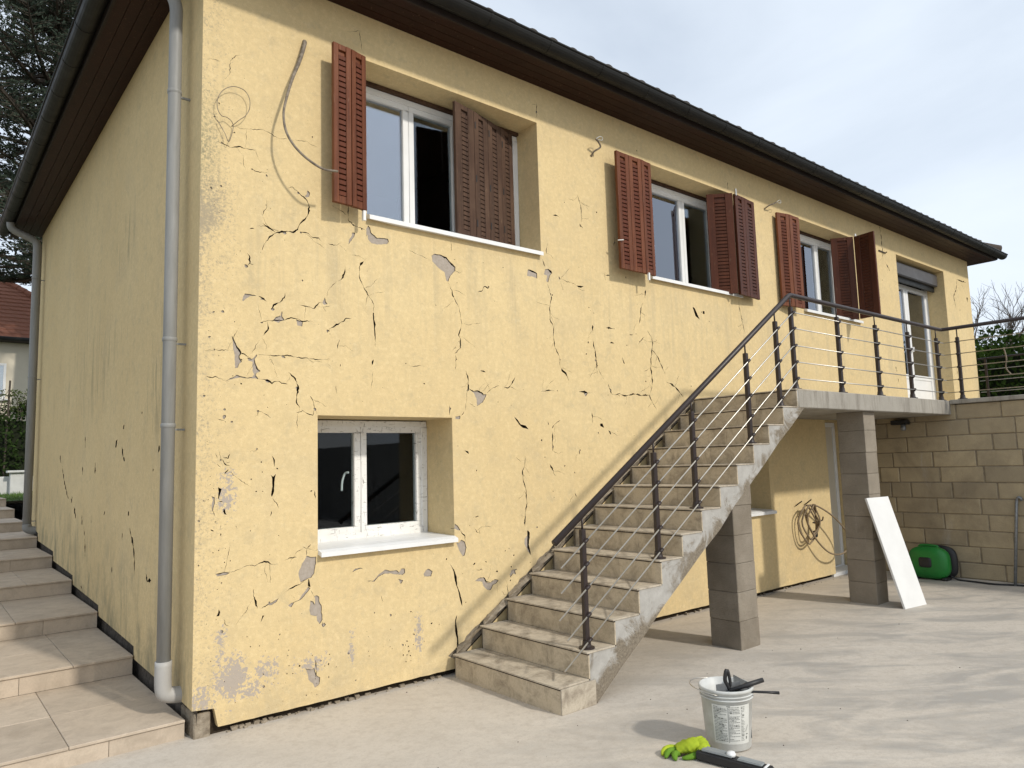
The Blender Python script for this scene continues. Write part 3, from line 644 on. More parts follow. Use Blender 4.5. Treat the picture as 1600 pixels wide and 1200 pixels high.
SIDE_DAMAGE=[
('c',0.015,[5.223,1.826,5.148,1.75]),
('c',0.0092,[5.05,1.712,4.882,1.547,4.637,1.39,4.524,1.34]),
('c',0.0154,[4.311,1.37,4.367,1.309]),
('c',0.0135,[4.195,1.271,4.05,1.152]),
('c',0.0145,[3.727,1.197,3.701,1.103]),
('c',0.0079,[3.597,1.093,3.564,1.001]),
('c',0.0094,[3.536,0.979,3.489,0.806]),
('c',0.0095,[3.64,0.515,3.643,0.484]),
('c',0.0081,[3.684,1.99,3.663,1.869]),
('c',0.013,[3.777,1.681,3.763,1.597]),
('c',0.0152,[3.138,1.715,3.129,1.609]),
('c',0.011,[2.206,1.896,2.289,1.824]),
('c',0.0094,[2.035,1.829,1.977,1.734,1.916,1.707]),
('c',0.0107,[1.997,2.001,1.976,1.973]),
('c',0.0103,[0.854,1.794,0.888,1.738]),
('c',0.009,[1.758,1.296,1.728,1.272]),
('c',0.0101,[1.69,1.173,1.573,1.069,1.508,0.94,1.497,0.833]),
('c',0.007,[1.152,0.878,1.11,0.825,0.999,0.837]),
('c',0.0071,[2.64,1.273,2.683,1.236]),
('c',0.0061,[3.252,1.215,3.24,1.14]),
('c',0.0052,[1.934,1.122,1.943,1.058]),
('c',0.0086,[1.386,2.075,1.379,2.055]),
('c',0.007,[1.02,1.631,1.009,1.614]),
('c',0.0054,[2.285,0.822,2.29,0.769]),
]

# ------------------------------------------------------------------ ground
def sheet(name, poly, z, mat, label=None):
    o = MB().face([(x, y, z) for x, y in poly]).build(name, mat, origin=(poly[0][0], poly[0][1], z)); return setp(o, kind='structure')
sheet('ground', [(-600, -600), (600, -600), (600, 600), (-600, 600)], -.03, 'dirt')
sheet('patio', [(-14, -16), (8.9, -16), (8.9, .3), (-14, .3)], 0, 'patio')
lawn = MB(); nx, ny = 30, 24
def lawnz(x, y): return 1.16 + .02 * (y - 12.2) + .03 * math.sin(x * .7 + y * .4)
gx = [-40 + 80 * i / nx for i in range(nx + 1)]; gy = [12.25 + 60 * (j / ny) ** 1.6 for j in range(ny + 1)]
for j in range(ny):
    for i in range(nx): lawn.face([(gx[a], gy[b], lawnz(gx[a], gy[b])) for a, b in ((i, j), (i + 1, j), (i + 1, j + 1), (i, j + 1))])
setp(lawn.build('lawn', 'lawn', origin=(0, 12.25, 1.1), smooth=True), kind='structure')
tb = MB().box(8.98, 60, -40, 60, -.02, 2.2); setp(tb.build('terrace', 'slab', origin=(9, 0, 0)), kind='structure')

# ------------------------------------------------------------------ the house
HX, HD, ZS = 13.763, 7.49, 5.075
house = thing('house', (0, 0, 0), 'cracked yellow rendered house with brown shutters and dark gutter', 'house')
OPEN = dict(w1=(1.20, 2.96, 3.485, 4.712), w2=(4.47, 6.10, 3.485, 4.712), w3=(7.60, 9.17, 3.485, 4.712), door=(10.613, 12.546, 2.30, 4.71),
            wl=(.804, 1.941, 1.04, 1.967), wl2=(5.45, 6.50, .95, 1.90))
REV = dict(w1=.318, w2=.318, w3=.318, door=.32, wl=.405, wl2=.36)
def rect(o): return [(o[0], o[2]), (o[1], o[2]), (o[1], o[3]), (o[0], o[3])]
def jag(poly, step=.012, amp=.0022, closed=True):
    r = []; n = len(poly)
    for i in range(n if closed else n - 1):
        a = Vector(poly[i]); b = Vector(poly[(i + 1) % n]); d = b - a; L = d.length
        k = max(1, int(L / step)); nrm = Vector((-d.y, d.x)) / max(L, 1e-6)
        for j in range(k): p = a + d * (j / k) + nrm * U(-amp, amp) * (1 if j else .4); r.append((p.x, p.y))
    if not closed: r.append(tuple(poly[-1]))
    return r
SIDEWALL = [0]
def ribbon(pts, w):
    if pts[0][0] > 3.5 and SIDEWALL[0] == 0: w *= 1.2
    if SIDEWALL[0]: w = max(w * 3.0, .006)
    w = max(w, .0016) * 1.25; P = [Vector(p) for p in jag(jag(pts, .045, .007, False), .011, .0035, False)]; n = len(P)
    if n < 3: P = [P[0], (P[0] + P[-1]) / 2, P[-1]]; n = 3
    L, R = [], []; ph = U(0, 9)
    for i, p in enumerate(P):
        d = (P[min(i + 1, n - 1)] - P[max(i - 1, 0)]).normalized(); q = Vector((-d.y, d.x)); t = i / (n - 1)
        e = min(1, .18 + 3.2 * min(t, 1 - t)); ww = .5 * w * e * (.22 + 1.05 * abs(math.sin(ph + i * .37)) ** 1.5 * U(.6, 1.25))
        L.append(tuple(p + q * ww)); R.append(tuple(p - q * ww))
    return L + R[::-1]
def dot(c, r):
    n = 7; a0 = U(0, 6); e = U(.5, .95); th = U(0, 3)
    r_ = []
    for i in range(n):
        a = a0 + 2 * math.pi * i / n; k = r * U(.7, 1.25) * .8; x, y = k * math.cos(a), k * e * math.sin(a)
        r_.append((c[0] + x * math.cos(th) - y * math.sin(th), c[1] + x * math.sin(th) + y * math.cos(th)))
    return r_
def damaged(outline, holes, damage, extra=()):
    """triangulate a wall face with openings, spalled patches and open cracks"""
    polys = [outline] + holes; kinds = ['o'] + ['h'] * len(holes)
    for kind, w, p in damage:
        q = [(p[i], p[i + 1]) for i in range(0, len(p), 2)]
        if kind == 'c': polys.append(ribbon(q, w)); kinds.append('c')
        elif kind == 'd': polys.append(jag(q, .012, .0015)); kinds.append('c')
        elif kind == 'o': polys.append(dot(q[0], w)); kinds.append('c')
        elif kind == 'p': polys.append(jag(q)); kinds.append('p')
    if len(damage) > 100:                       # side branches, crumbled chips and pits along the cracks
        for kind, w, p in damage:
            if kind != 'c' or w < .003: continue
            q = [Vector((p[i], p[i + 1])) for i in range(0, len(p), 2)]; L = sum((b - a).length for a, b in zip(q, q[1:]))
            for _ in range(int(L / .10 + rnd())):
                i = random.randrange(len(q) - 1); c = q[i].lerp(q[i + 1], rnd()); d = (q[i + 1] - q[i]).normalized(); a = random.choice((-1, 1)) * U(.6, 1.6); d = Vector((d.x * math.cos(a) - d.y * math.sin(a), d.x * math.sin(a) + d.y * math.cos(a)))
                if rnd() < .62: e1 = c + d * U(.03, .08); e2 = e1 + d * U(.03, .12) + Vector((U(-.05, .05), U(-.05, .05))); polys.append(ribbon([tuple(c), tuple(e1), tuple(e2)], U(.0010, .0022))); kinds.append('c')
                elif rnd() < .6: polys.append(jag(dot(tuple(c + d * .006), U(.008, .020)), .006, .002)); kinds.append('p')
                else: polys.append(dot(tuple(c + d * U(.02, .08)), U(.002, .005))); kinds.append('c')
        for _ in range(240):
            k = rnd(); c = (abs(random.gauss(0, .22)) + .02, U(.3, 4.4)) if k < .3 else ((U(.2, 1.9), abs(random.gauss(.2, .25)) + .08) if k < .5 else (U(.1, 6.5), U(.2, 4.5)))
            if any(o[0] - .05 < c[0] < o[1] + .05 and o[2] - .08 < c[1] < o[3] + .05 for o in OPEN.values()) or (c[0] > 1.8 and c[1] < .2 + (c[0] - 1.87) * .65): continue
            if rnd() < .75: polys.append(dot(c, U(.0018, .0045))); kinds.append('c')
            else: polys.append(jag(dot(c, U(.006, .013)), .006, .002)); kinds.append('p')
    for q in extra: polys.append(q); kinds.append('r')
    V, E = [], []
    for q in polys:
        n0 = len(V); V += [Vector(p) for p in q]; E += [(n0 + i, n0 + (i + 1) % len(q)) for i in range(len(q))]
    vo, eo, fo, _, _, of = delaunay_2d_cdt(V, E, [], 0, 1e-5, True)
    bb = [(min(p[0] for p in q), max(p[0] for p in q), min(p[1] for p in q), max(p[1] for p in q)) for q in polys]
    def inside(x, y, k):
        b = bb[k]
        if x < b[0] or x > b[1] or y < b[2] or y > b[3]: return False
        q = polys[k]; wn = 0; x0, y0 = q[-1]
        for x1, y1 in q:
            if (y0 <= y) != (y1 <= y):
                if x < x0 + (y - y0) / (y1 - y0) * (x1 - x0): wn += 1 if y1 > y0 else -1
            x0, y0 = x1, y1
        return wn != 0
    skin, patch = [], {}
    for tri in fo:
        a, b, c = (vo[i] for i in tri); g = (a + b + c) / 3; src = [k for k in range(len(polys)) if inside(g.x, g.y, k)]
        ks = {kinds[k] for k in src}
        if 'o' not in ks or 'h' in ks or 'c' in ks: continue
        if (b - a).cross(c - a) < 0: tri = tri[::-1]
        r = [k for k in src if kinds[k] == 'r']; p = [k for k in src if kinds[k] == 'p']
        if r: patch.setdefault(('r', r[0]), []).append(tri)
        elif p: patch.setdefault(('p', p[0]), []).append(tri)
        else: skin.append(tri)
    return vo, skin, patch
def extrude(m, vo, tris, to3, dep, m2=None, plain=None, skip=lambda a, b: a.x < 1e-4 and b.x < 1e-4):
    used = {}
    for t in tris:
        for i in range(3):
            e = (t[i], t[(i + 1) % 3]); used[e] = 1
    idx = {}
    def vi(i):
        if i not in idx: idx[i] = len(m.v); m.v.append(to3(vo[i], 0))
        return idx[i]
    for t in tris: m.f.append(tuple(vi(i) for i in t))
    if dep:
        for a, b in list(used):
            if (b, a) not in used and not skip(vo[a], vo[b]):
                k = m if m2 is None or plain(vo[a], vo[b]) else m2; k.face([to3(vo[b], 0), to3(vo[a], 0), to3(vo[a], dep), to3(vo[b], dep)])
front3 = lambda p, d: (p.x, d, p.y)
side3 = lambda p, d: (d, p.x, p.y)
base = [(0, .175), (.13, .163), (.155, .05)] + jag([(.155, .05), (1.9, .045), (4.0, .05), (6.1, .045), (7.92, .043)], .07, .0022, False)[1:]
outline = base + [(7.92, 2.02), (8.70, 2.02), (8.70, .02), (HX, .02), (HX, ZS), (0, ZS)]
up = jag([(1.86, .145), (5.0, 2.195)], .035, .010, False)
strip = up + jag([(5.0, 2.205), (8.9, 2.222)], .05, .012, False)[1:] + [(8.9, 2.16), (5.12, 2.16), (1.95, .10)]
vo, skin, patch = damaged(outline, [rect(o) for o in OPEN.values()], FRONT_DAMAGE, [strip])
def onopen(a, b):
    if max(a.y, b.y) < .18 or min(a.y, b.y) > ZS - .01 or min(a.x, b.x) > HX - .01: return True
    return any(all((abs(p.x - o[0]) < .002 or abs(p.x - o[1]) < .002 or abs(p.y - o[2]) < .002 or abs(p.y - o[3]) < .002) and o[0] - .01 < p.x < o[1] + .01 and o[2] - .01 < p.y < o[3] + .01 for p in (a, b)) for o in OPEN.values())
m = MB(); ce = MB(); extrude(m, vo, skin, front3, .05, ce, onopen); wall = m.build('wall', 'plaster', house); setp(ce.build('crack_edges', 'crackshade', wall), kind='stuff')  # crack sides coloured near black, shade painted in
for k, o in OPEN.items():
    x0, x1, z0, z1 = o; r = REV[k] + .02; m = MB()
    m.face([(x0, .05, z0), (x0, .05, z1), (x0, r, z1), (x0, r, z0)]); m.face([(x1, .05, z1), (x1, .05, z0), (x1, r, z0), (x1, r, z1)])
    m.face([(x0, .05, z1), (x1, .05, z1), (x1, r, z1), (x0, r, z1)]); m.face([(x1, .05, z0), (x0, .05, z0), (x0, r, z0), (x1, r, z0)]); m.build('reveal', 'plaster', house)
m = MB(); x0, x1, z1 = 7.92, 8.70, 2.02
m.face([(x0, .05, 0), (x0, .05, z1), (x0, .35, z1), (x0, .35, 0)]); m.face([(x1, .05, z1), (x1, .05, 0), (x1, .35, 0), (x1, .35, z1)]); m.face([(x0, .05, z1), (x1, .05, z1), (x1, .35, z1), (x0, .35, z1)]); m.build('reveal', 'plaster', house)
# plain back and far end of the house
m = MB().face([(HX, 0, 0), (HX, HD, 0), (HX, HD, ZS), (HX, 0, ZS)]); m.face([(HX, HD, 0), (0, HD, 0), (0, HD, ZS), (HX, HD, ZS)])
m.build('rear_wall', 'plaster', house)
for (kind, s), tris in patch.items():
    m = MB(); d = .007 if kind == 'p' else .016
    extrude(m, vo, tris, lambda p, q, d=d: (p.x, d + q, p.y), 0)
    m.build('bare_patch' if kind == 'p' else 'mortar_strip', 'render' if kind == 'p' else 'mortar', wall if kind == 'p' else house)
# masonry behind the render: near-black colour paints the shade in cracks and base gap
m = MB(); vo2, sk2, _ = damaged([(.05, -.05), (HX, -.05), (HX, ZS), (.05, ZS)], [rect((o[0] - .001, o[1] + .001, o[2] - .001, o[3] + .001)) for o in OPEN.values()] + [rect((7.921, 8.699, -.049, 2.019))], [])
extrude(m, vo2, sk2, lambda p, d: (p.x, .05 + d, p.y), 0)
m.face([(.05, .05, -.05), (.05, HD, -.05), (.05, HD, ZS), (.05, .05, ZS)]); m.build('masonry', 'crackshade', house)
# end wall (faces left), its foot stepping up with the garden steps
NST, SY0, SDY, SZ0, SDZ = 9, .10, 1.335, .11, .139
foot = [(0, .175)]
ys = [SY0 + SDY * k for k in range(1, 6)]; zt = [.195, .325, .455, .585, .73, .87]; prev = 0
for k, yv in enumerate(ys): foot += [(yv + .02, zt[k] + .02), (yv + .03, zt[k + 1] - .02)]
foot = foot[:1] + [(.3, .19)] + foot[1:] + [(HD, .90)]
sout = foot + [(HD, ZS), (0, ZS)]
SIDEWALL[0] = 1; vo, skin, patch = damaged(sout, [], SIDE_DAMAGE)
fset = {(round(a, 3), round(b, 3)) for a, b in sout}
m = MB(); ce = MB(); extrude(m, vo, [t[::-1] for t in skin], side3, .05, ce, lambda a, b: (round(a.x, 3), round(a.y, 3)) in fset or (round(b.x, 3), round(b.y, 3)) in fset); ew = m.build('end_wall', 'plaster', house); setp(ce.build('crack_edges', 'crackshade', ew), kind='stuff')  # same painted shade on the crack sides here
m = MB().face([(.034, y, z + .02) for y, z in foot] + [(.034, HD, -.05), (.034, 0.05, -.05)]); m.build('foundation', simple('foundation_stone', (.13, .11, .09), (.06, .05, .04), 18, 1, .9, .02, obj=False), house)
m = MB().box(.02, .118, .025, .3, -.02, .145); m.build('foundation_block', 'mortar', house, bevel=.008)

# --- windows
def bars(m, x0, x1, z0, z1, w, y0, y1):
    m.box(x0, x1, y0, y1, z0, z0 + w); m.box(x0, x1, y0, y1, z1 - w, z1); m.box(x0, x0 + w, y0, y1, z0 + w, z1 - w); m.box(x1 - w, x1, y0, y1, z0 + w, z1 - w)
def room(o, r, parent, d=2.6):
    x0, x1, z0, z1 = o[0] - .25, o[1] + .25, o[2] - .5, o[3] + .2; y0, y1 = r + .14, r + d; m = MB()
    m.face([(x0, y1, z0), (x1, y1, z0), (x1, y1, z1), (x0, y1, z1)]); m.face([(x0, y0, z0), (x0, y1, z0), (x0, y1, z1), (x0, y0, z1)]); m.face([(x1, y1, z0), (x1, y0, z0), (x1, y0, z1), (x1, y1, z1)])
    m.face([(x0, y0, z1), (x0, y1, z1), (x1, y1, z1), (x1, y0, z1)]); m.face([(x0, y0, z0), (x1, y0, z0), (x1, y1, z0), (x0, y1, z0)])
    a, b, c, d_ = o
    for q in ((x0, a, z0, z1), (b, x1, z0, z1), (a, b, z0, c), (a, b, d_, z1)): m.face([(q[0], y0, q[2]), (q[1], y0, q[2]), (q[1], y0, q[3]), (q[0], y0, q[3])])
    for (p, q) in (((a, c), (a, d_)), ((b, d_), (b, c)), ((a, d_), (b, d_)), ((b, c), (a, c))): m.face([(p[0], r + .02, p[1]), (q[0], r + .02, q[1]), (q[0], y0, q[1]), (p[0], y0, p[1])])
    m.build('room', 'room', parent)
def sash(win, x0, x1, z0, z1, y, fr, gl, fw=.055, opened=0, handle=None):
    """one sash; opened = degrees swung into the room round its right edge"""
    m = MB(); bars(m, x0, x1, z0, z1, fw, y - .028, y + .028); me = m.mesh('sash', fr, (x1, y, z0), .004)
    T = Matrix.Translation((x1, y, z0)) @ Matrix.Rotation(math.radians(-opened), 4, 'Z')
    place('sash', me, T, win)
    m = MB().box(x0 + fw - .004, x1 - fw + .004, y - .004, y + .004, z0 + fw - .004, z1 - fw + .004); place('pane', m.mesh('pane', gl, (x1, y, z0)), T, win)
    if handle is not None:
        m = MB().tube(spline([(handle, y - .03, z0 + .5), (handle, y - .05, z0 + .5), (handle, y - .052, z0 + .4)]), .008, 6); place('handle', m.mesh('handle', fr, (x1, y, z0)), T, win)
def window(o, r, mull, fr, gl, opened, sillmat='white', sill=(.03, .03), sill_t=.034, proud=.045, head=None):
    x0, x1, z0, z1 = o; hh = .035 if head else .008; zt_ = z1 - hh; e = .004
    m = MB(); bars(m, x0 + e, x1 - e, z0 + .012, zt_, .05, r - .035, r + .045); win = m.build('window', fr, house, bevel=.004)
    if head: MB().box(x0 + e, x1 - e, r - .06, r + .03, zt_ + .002, z1 - .004).build('head_board', head, win)
    xs = [x0 + .045] + mull + [x1 - .045]
    for i in range(len(xs) - 1):
        sash(win, xs[i] + .002, xs[i + 1] - .002, z0 + .055, zt_ - .042, r + .004, fr, gl if isinstance(gl, str) else gl[i], .052, opened[i])
    p = [(x0 - sill[0], -proud), (x1 + sill[1], -proud), (x1 + sill[1], -.002), (x1 - .003, -.002), (x1 - .003, r - .03), (x0 + .003, r - .03), (x0 + .003, -.002), (x0 - sill[0], -.002)]
    m = MB(); n = len(p); zz = [z0 - .010 if y < -.01 else (z0 - .004 if x < x0 or x > x1 else (z0 + .004 if y < .1 else z0 + .016)) for x, y in p]
    m.v = [(a[0], a[1], z) for a, z in zip(p, zz)] + [(a[0], a[1], z - sill_t) for a, z in zip(p, zz)]
    m.f = [tuple(range(n)), tuple(range(2 * n - 1, n - 1, -1))] + [(j, i, n + i, n + j) for i in range(n) for j in ((i + 1) % n,)]
    m.build('sill', sillmat, win)
    room(o, r, win); return win
window(OPEN['w1'], REV['w1'], [1.76, 2.26], 'white', ('glassup', 'glass', 'glass'), [0, 0, 0], head='oldwood', sill=(.0, -.01))
window(OPEN['w2'], REV['w2'], [5.485], 'white', ('glassup', 'glass'), [0, 0], head='oldwood', sill=(.0, .02))
window(OPEN['w3'], REV['w3'], [8.62], 'white', ('glassup', 'glass'), [0, 0], head='oldwood', sill=(.0, .02))
wl = window(OPEN['wl'], REV['wl'], [1.335], 'whiteworn', 'glass', [0, 0], sill=(-.004, .0), sill_t=.03, proud=.05)
MB().tube(spline([(1.262, .44, 1.56), (1.245, .47, 1.55), (1.225, .475, 1.49), (1.22, .475, 1.42)]), .009, 6).build('handle', 'white', wl, smooth=True)
window(OPEN['wl2'], REV['wl2'], [5.97], 'white', 'glass', [0, 0], proud=.05)
# upper balcony door
x0, x1, z0, z1 = OPEN['door']; r = REV['door']
m = MB(); bars(m, x0 + .004, x1 - .004, z0, z1 - .01, .05, r - .03, r + .05); dr = m.build('balcony_door', 'white', house, bevel=.004)
for a, b, an in ((x0 + .05, 11.62, 0), (11.625, x1 - .05, 0)):
    m = MB(); bars(m, a, b, z0 + .04, 4.40, .085, r - .025, r + .03); m.build('door_leaf', 'white', dr, bevel=.004)
    MB().box(a + .08, b - .08, r - .012, r + .014, z0 + .12, 2.78).build('lower_panel', 'white', dr, bevel=.003); MB().box(a + .08, b - .08, r - .02, r + .03, 2.781, 2.86).build('mid_rail', 'white', dr, bevel=.003)
    MB().box(a + .08, b - .08, r - .003, r + .005, 2.861, 4.32).build('pane', 'glassup', dr)
MB().box(x0 + .02, x1 - .02, .10, .30, 4.45, 4.66).build('shutter_box', simple('grey_shutter_box', (.09, .085, .085), (.07, .066, .066), 5, .4, .03, obj=False), dr, bevel=.012, seg=2)
MB().box(x0 + .03, x1 - .03, .16, .19, 4.36, 4.448).build('rolled_blind', 'gutter', dr)
MB().box(x0, x1, -.03, r, z0 - .09, z0 - .004).build('threshold', 'slab', dr)
MB().tube([(11.66, r - .05, 3.25), (11.66, r - .06, 3.33)], .018, 8).build('door_handle', 'white', dr)
room((x0, x1, z0, z1), r, dr)
# lower door under the landing
m = MB(); bars(m, 7.925, 8.695, .0, 2.015, .06, .26, .32); ld = m.build('basement_door', 'white', house, bevel=.004)
MB().box(7.985, 8.635, .275, .31, .06, 1.955).build('door_leaf', 'paintedwall', ld, bevel=.004); MB().box(7.90, 8.70, .02, .30, -.01, .045).build('threshold', 'white', ld)

# --- shutters: folding leaves with louvre slats
nslat = [0]
def leafs(pts, z0, z1, mat, slat, label=None, thick=.03, slots=False):
    """pts: plan points of the folded leaves; one shutter made of len(pts)-1 leaves"""
    root = None
    for i in range(len(pts) - 1):
        a = Vector((*pts[i], 0)); b = Vector((*pts[i + 1], 0)); d = b - a; w = d.length - .004; d.normalize(); nrm = Vector((d.y, -d.x, 0))
        if nrm.y > .2: nrm = -nrm
        if abs(nrm.y) <= .2 and nrm.x > 0: nrm = -nrm
        o = a + Vector((0, 0, z0)) - nrm * thick / 2; h = z1 - z0; up_ = Vector((0, 0, 1)); sw = w * .29; m = MB()
        if slots: sw = w * .33
        m.obox(o, d * sw, nrm * thick, up_ * h); m.obox(o + d * (w - sw), d * sw, nrm * thick, up_ * h)
        m.obox(o + d * sw + nrm * .002, d * (w - 2 * sw), nrm * (thick - .004), up_ * .055); m.obox(o + d * sw + nrm * .002 + up_ * (h - .045), d * (w - 2 * sw), nrm * (thick - .004), up_ * .045)
        m.obox(o + d * sw + nrm * .006, d * (w - 2 * sw), nrm * .006, up_ * h)
        lf = m.build('shutter', mat, house, origin=tuple(o), bevel=.003); root = root or lf
        ns = int((h - .12) / .041); cw = w - 2 * sw - .004; sm = MB()
        sm.obox((0, 0, 0), d * cw, nrm * .014 - up_ * .0055, up_ * (.031 if slots else .028) + nrm * .002)
        me = None
        if nslat[0] + ns <= 290:
            me = sm.mesh('slat', slat)
            for k in range(ns): place('slat', me, Matrix.Translation(o + d * (sw + .002) + nrm * .012 + up_ * (.066 + k * .041)), lf)
            nslat[0] += ns
        else:
            sm = MB()
            for k in range(ns): sm.obox(o + d * (sw + .002) + nrm * .012 + up_ * (.066 + k * .041), d * cw, nrm * .014 - up_ * .0055, up_ * (.031 if slots else .028) + nrm * .002)
            setp(sm.build('slats', slat, lf), kind='stuff')
        if slots:
            for k in (.12, .45, .86):
                if i: MB().obox(o + d * (sw * .12) + nrm * (thick - .001) + up_ * (h * (k + U(-.03, .03))), d * .012, nrm * .004, up_ * .06).build('hinge', 'black', lf)
    return root
leafs([(.862, -.13), (1.012, -.118), (1.150, -.085)], 3.475, 4.675, 'shutter', 'slat')
leafs([(2.045, .03), (2.285, .085), (2.48, .14), (2.68, .20), (2.865, .258)], 3.50, 4.655, 'oldwood', 'oldwood', slots=True)
leafs([(3.885, -.125), (4.075, -.12), (4.26, -.125), (4.43, -.11)], 3.445, 4.64, 'shutter', 'slat')
leafs([(5.705, .10), (5.915, -.115)], 3.455, 4.65, 'shuttershade', 'shuttershade')
leafs([(5.945, -.115), (6.16, -.10), (6.41, -.075)], 3.445, 4.65, 'shuttershade', 'shuttershade')
leafs([(6.97, -.05), (7.18, -.10), (7.42, -.10)], 3.445, 4.65, 'shutter', 'slat')
leafs([(8.70, .11), (8.88, -.13)], 3.46, 4.65, 'shuttershade', 'shuttershade')
leafs([(8.895, -.14), (8.85, -.44)], 3.46, 4.65, 'shuttershade', 'shuttershade')
MB().box(1.118, 1.14, -.10, -.075, 3.40, 3.476).build('shutter_hinge', 'white', house); MB().tube([(3.86, -.13, 3.72), (3.91, -.16, 3.725)], .008, 6).build('shutter_stay', 'steel', house)
MB().box(4.28, 4.30, -.15, -.13, 3.38, 3.455).build('shutter_bolt', 'white', house)
MB().box(5.93, 5.955, -.15, -.135, 4.62, 4.70).build('shutter_bolt', 'steel', house); MB().box(8.885, 8.91, -.165, -.15, 4.60, 4.69).build('shutter_bolt', 'white', house)

# --- eaves: soffit boards, fascia, gutters, roof
OV = .345
for k in range(4):
    a, b = OV * k / 4 + .002, OV * (k + 1) / 4 - .002
    MB().box(-b, HX + b, -b, -a, ZS, ZS + .018).build('soffit_board', 'soffit', house)
    MB().box(-b, -a, -a + .002, HD + b, ZS, ZS + .018).build('soffit_board', 'soffit', house)
    MB().box(HX + a, HX + b, -a + .002, HD + b, ZS, ZS + .018).build('soffit_board', 'soffit', house)
MB().box(-OV - .02, HX + OV + .02, -OV - .02, -OV, ZS - .006, ZS + .17).build('fascia', 'fascia', house); MB().box(-OV - .02, -OV, -OV + .001, HD + OV, ZS - .006, ZS + .17).build('fascia', 'fascia', house)
MB().box(HX + OV, HX + OV + .02, -OV + .001, HD + OV, ZS - .006, ZS + .17).build('fascia', 'fascia', house)
GR, GY, GZ = .080, -.438, 5.172
def gutter(p0, p1, outn):
    p0, p1, outn = Vector(p0), Vector(p1), Vector(outn); n = 12; m = MB(); upv = Vector((0, 0, 1))
    def ring(r): return [(outn * (r * math.cos(math.pi + math.pi * j / n)) + upv * (r * math.sin(math.pi + math.pi * j / n))) for j in range(n + 1)]
    for r, flip in ((GR, 0), (GR - .004, 1)):
        R_ = ring(r)
        for j in range(n):
            q = [p0 + R_[j], p0 + R_[j + 1], p1 + R_[j + 1], p1 + R_[j]]; m.face(q[::-1] if flip else q)
    for c in (p0, p1): m.face([c + v for v in ring(GR)])
    g = m.build('gutter', 'gutter', house, smooth=True)
    MB().tube([p0 + outn * GR, p1 + outn * GR], .011, 8).build('gutter_bead', 'gutter', g, smooth=True)
    L = (p1 - p0).length; k = int(L / .62); d = (p1 - p0) / L; me = None
    for i in range(1, k):
        c = p0 + d * (L * i / k); mm = MB(); R1 = ring(GR + .003); 
        for j in range(n): mm.face([R1[j] - d * .009, R1[j + 1] - d * .009, R1[j + 1] + d * .009, R1[j] + d * .009])
        for s_ in (-1, 1):
            R2 = ring(GR - .001)
            for j in range(n): q = [R1[j] + d * .009 * s_, R1[j + 1] + d * .009 * s_, R2[j + 1] + d * .009 * s_, R2[j] + d * .009 * s_]; mm.face(q)
        me = me or mm.mesh('gutter_joint', 'gutter'); place('gutter_joint', me, Matrix.Translation(c), g)
gutter((-.436 - GR, GY, GZ), (HX + .436 + GR, GY, GZ), (0, -1, 0))
gutter((-.436, -.36, GZ), (-.436, HD + .42, GZ), (-1, 0, 0))
gutter((HX + .436, -.36, GZ), (HX + .436, HD + .42, GZ), (1, 0, 0))
pitch = .50; ex, ey = .41, .41; ze = 5.225
m = MB(); xr0, xr1 = HD / 2, HX - HD / 2; zr = ze + (HD / 2 + ey) * pitch
A, B, C_, D_ = (-ex, -ey, ze), (HX + ex, -ey, ze), (HX + ex, HD + ey, ze), (-ex, HD + ey, ze); R0, R1_ = (xr0, HD / 2, zr), (xr1, HD / 2, zr)
m.face([A, B, R1_, R0]); m.face([B, C_, R1_]); m.face([C_, D_, R0, R1_]); m.face([D_, A, R0])
m.face([D_, C_, B, A]); roof = m.build('roof', 'rooftile', house)
tm = MB(); n = 8                                        # barrel roll of one tile, laid up the slope
for j in range(n):
    a0, a1 = math.pi * j / n, math.pi * (j + 1) / n; c = lambda a, y: (.055 * math.cos(a), y, .036 * math.sin(a) + y * pitch)
    tm.face([c(a0, -.05), c(a1, -.05), c(a1, .40), c(a0, .40)][::-1])
tm.face([(.055 * math.cos(math.pi * j / n), -.05, .036 * math.sin(math.pi * j / n) - .05 * pitch) for j in range(n + 1)][::-1])
tm.obox((-.115, -.055, -.012 - .055 * pitch), (.225, 0, 0), (0, .46, .46 * pitch), (0, 0, .014)); tme = tm.mesh('tile', 'rooftile', smooth=False)
nt_ = int((HX + 2 * ex) / .235)
for i in range(nt_):
    place('tile', tme, Matrix.Translation((-ex + .14 + i * .235 + U(-.004, .004), -ey, ze + .012 + U(-.003, .003))), roof)
for i in range(int((HD + 2 * ey) / .235)):
    place('tile', tme, Matrix.Translation((-ex, HD + ey - .14 - i * .235, ze + .012)) @ Matrix.Rotation(-math.pi / 2, 4, 'Z'), roof)
for P0, P1 in ((A, R0), (B, R1_), (R0, R1_), (C_, R1_), (D_, R0)):
    P0, P1 = Vector(P0), Vector(P1); L = (P1 - P0).length; k = int(L / .36)
    for i in range(k):
        a = P0 + (P1 - P0) * (i / k); b = P0 + (P1 - P0) * ((i + 1.12) / k); MB().tube([a + Vector((0, 0, .02)), b + Vector((0, 0, .0))], [.115, .10], 10).build('ridge_tile', 'rooftile', roof, smooth=True)
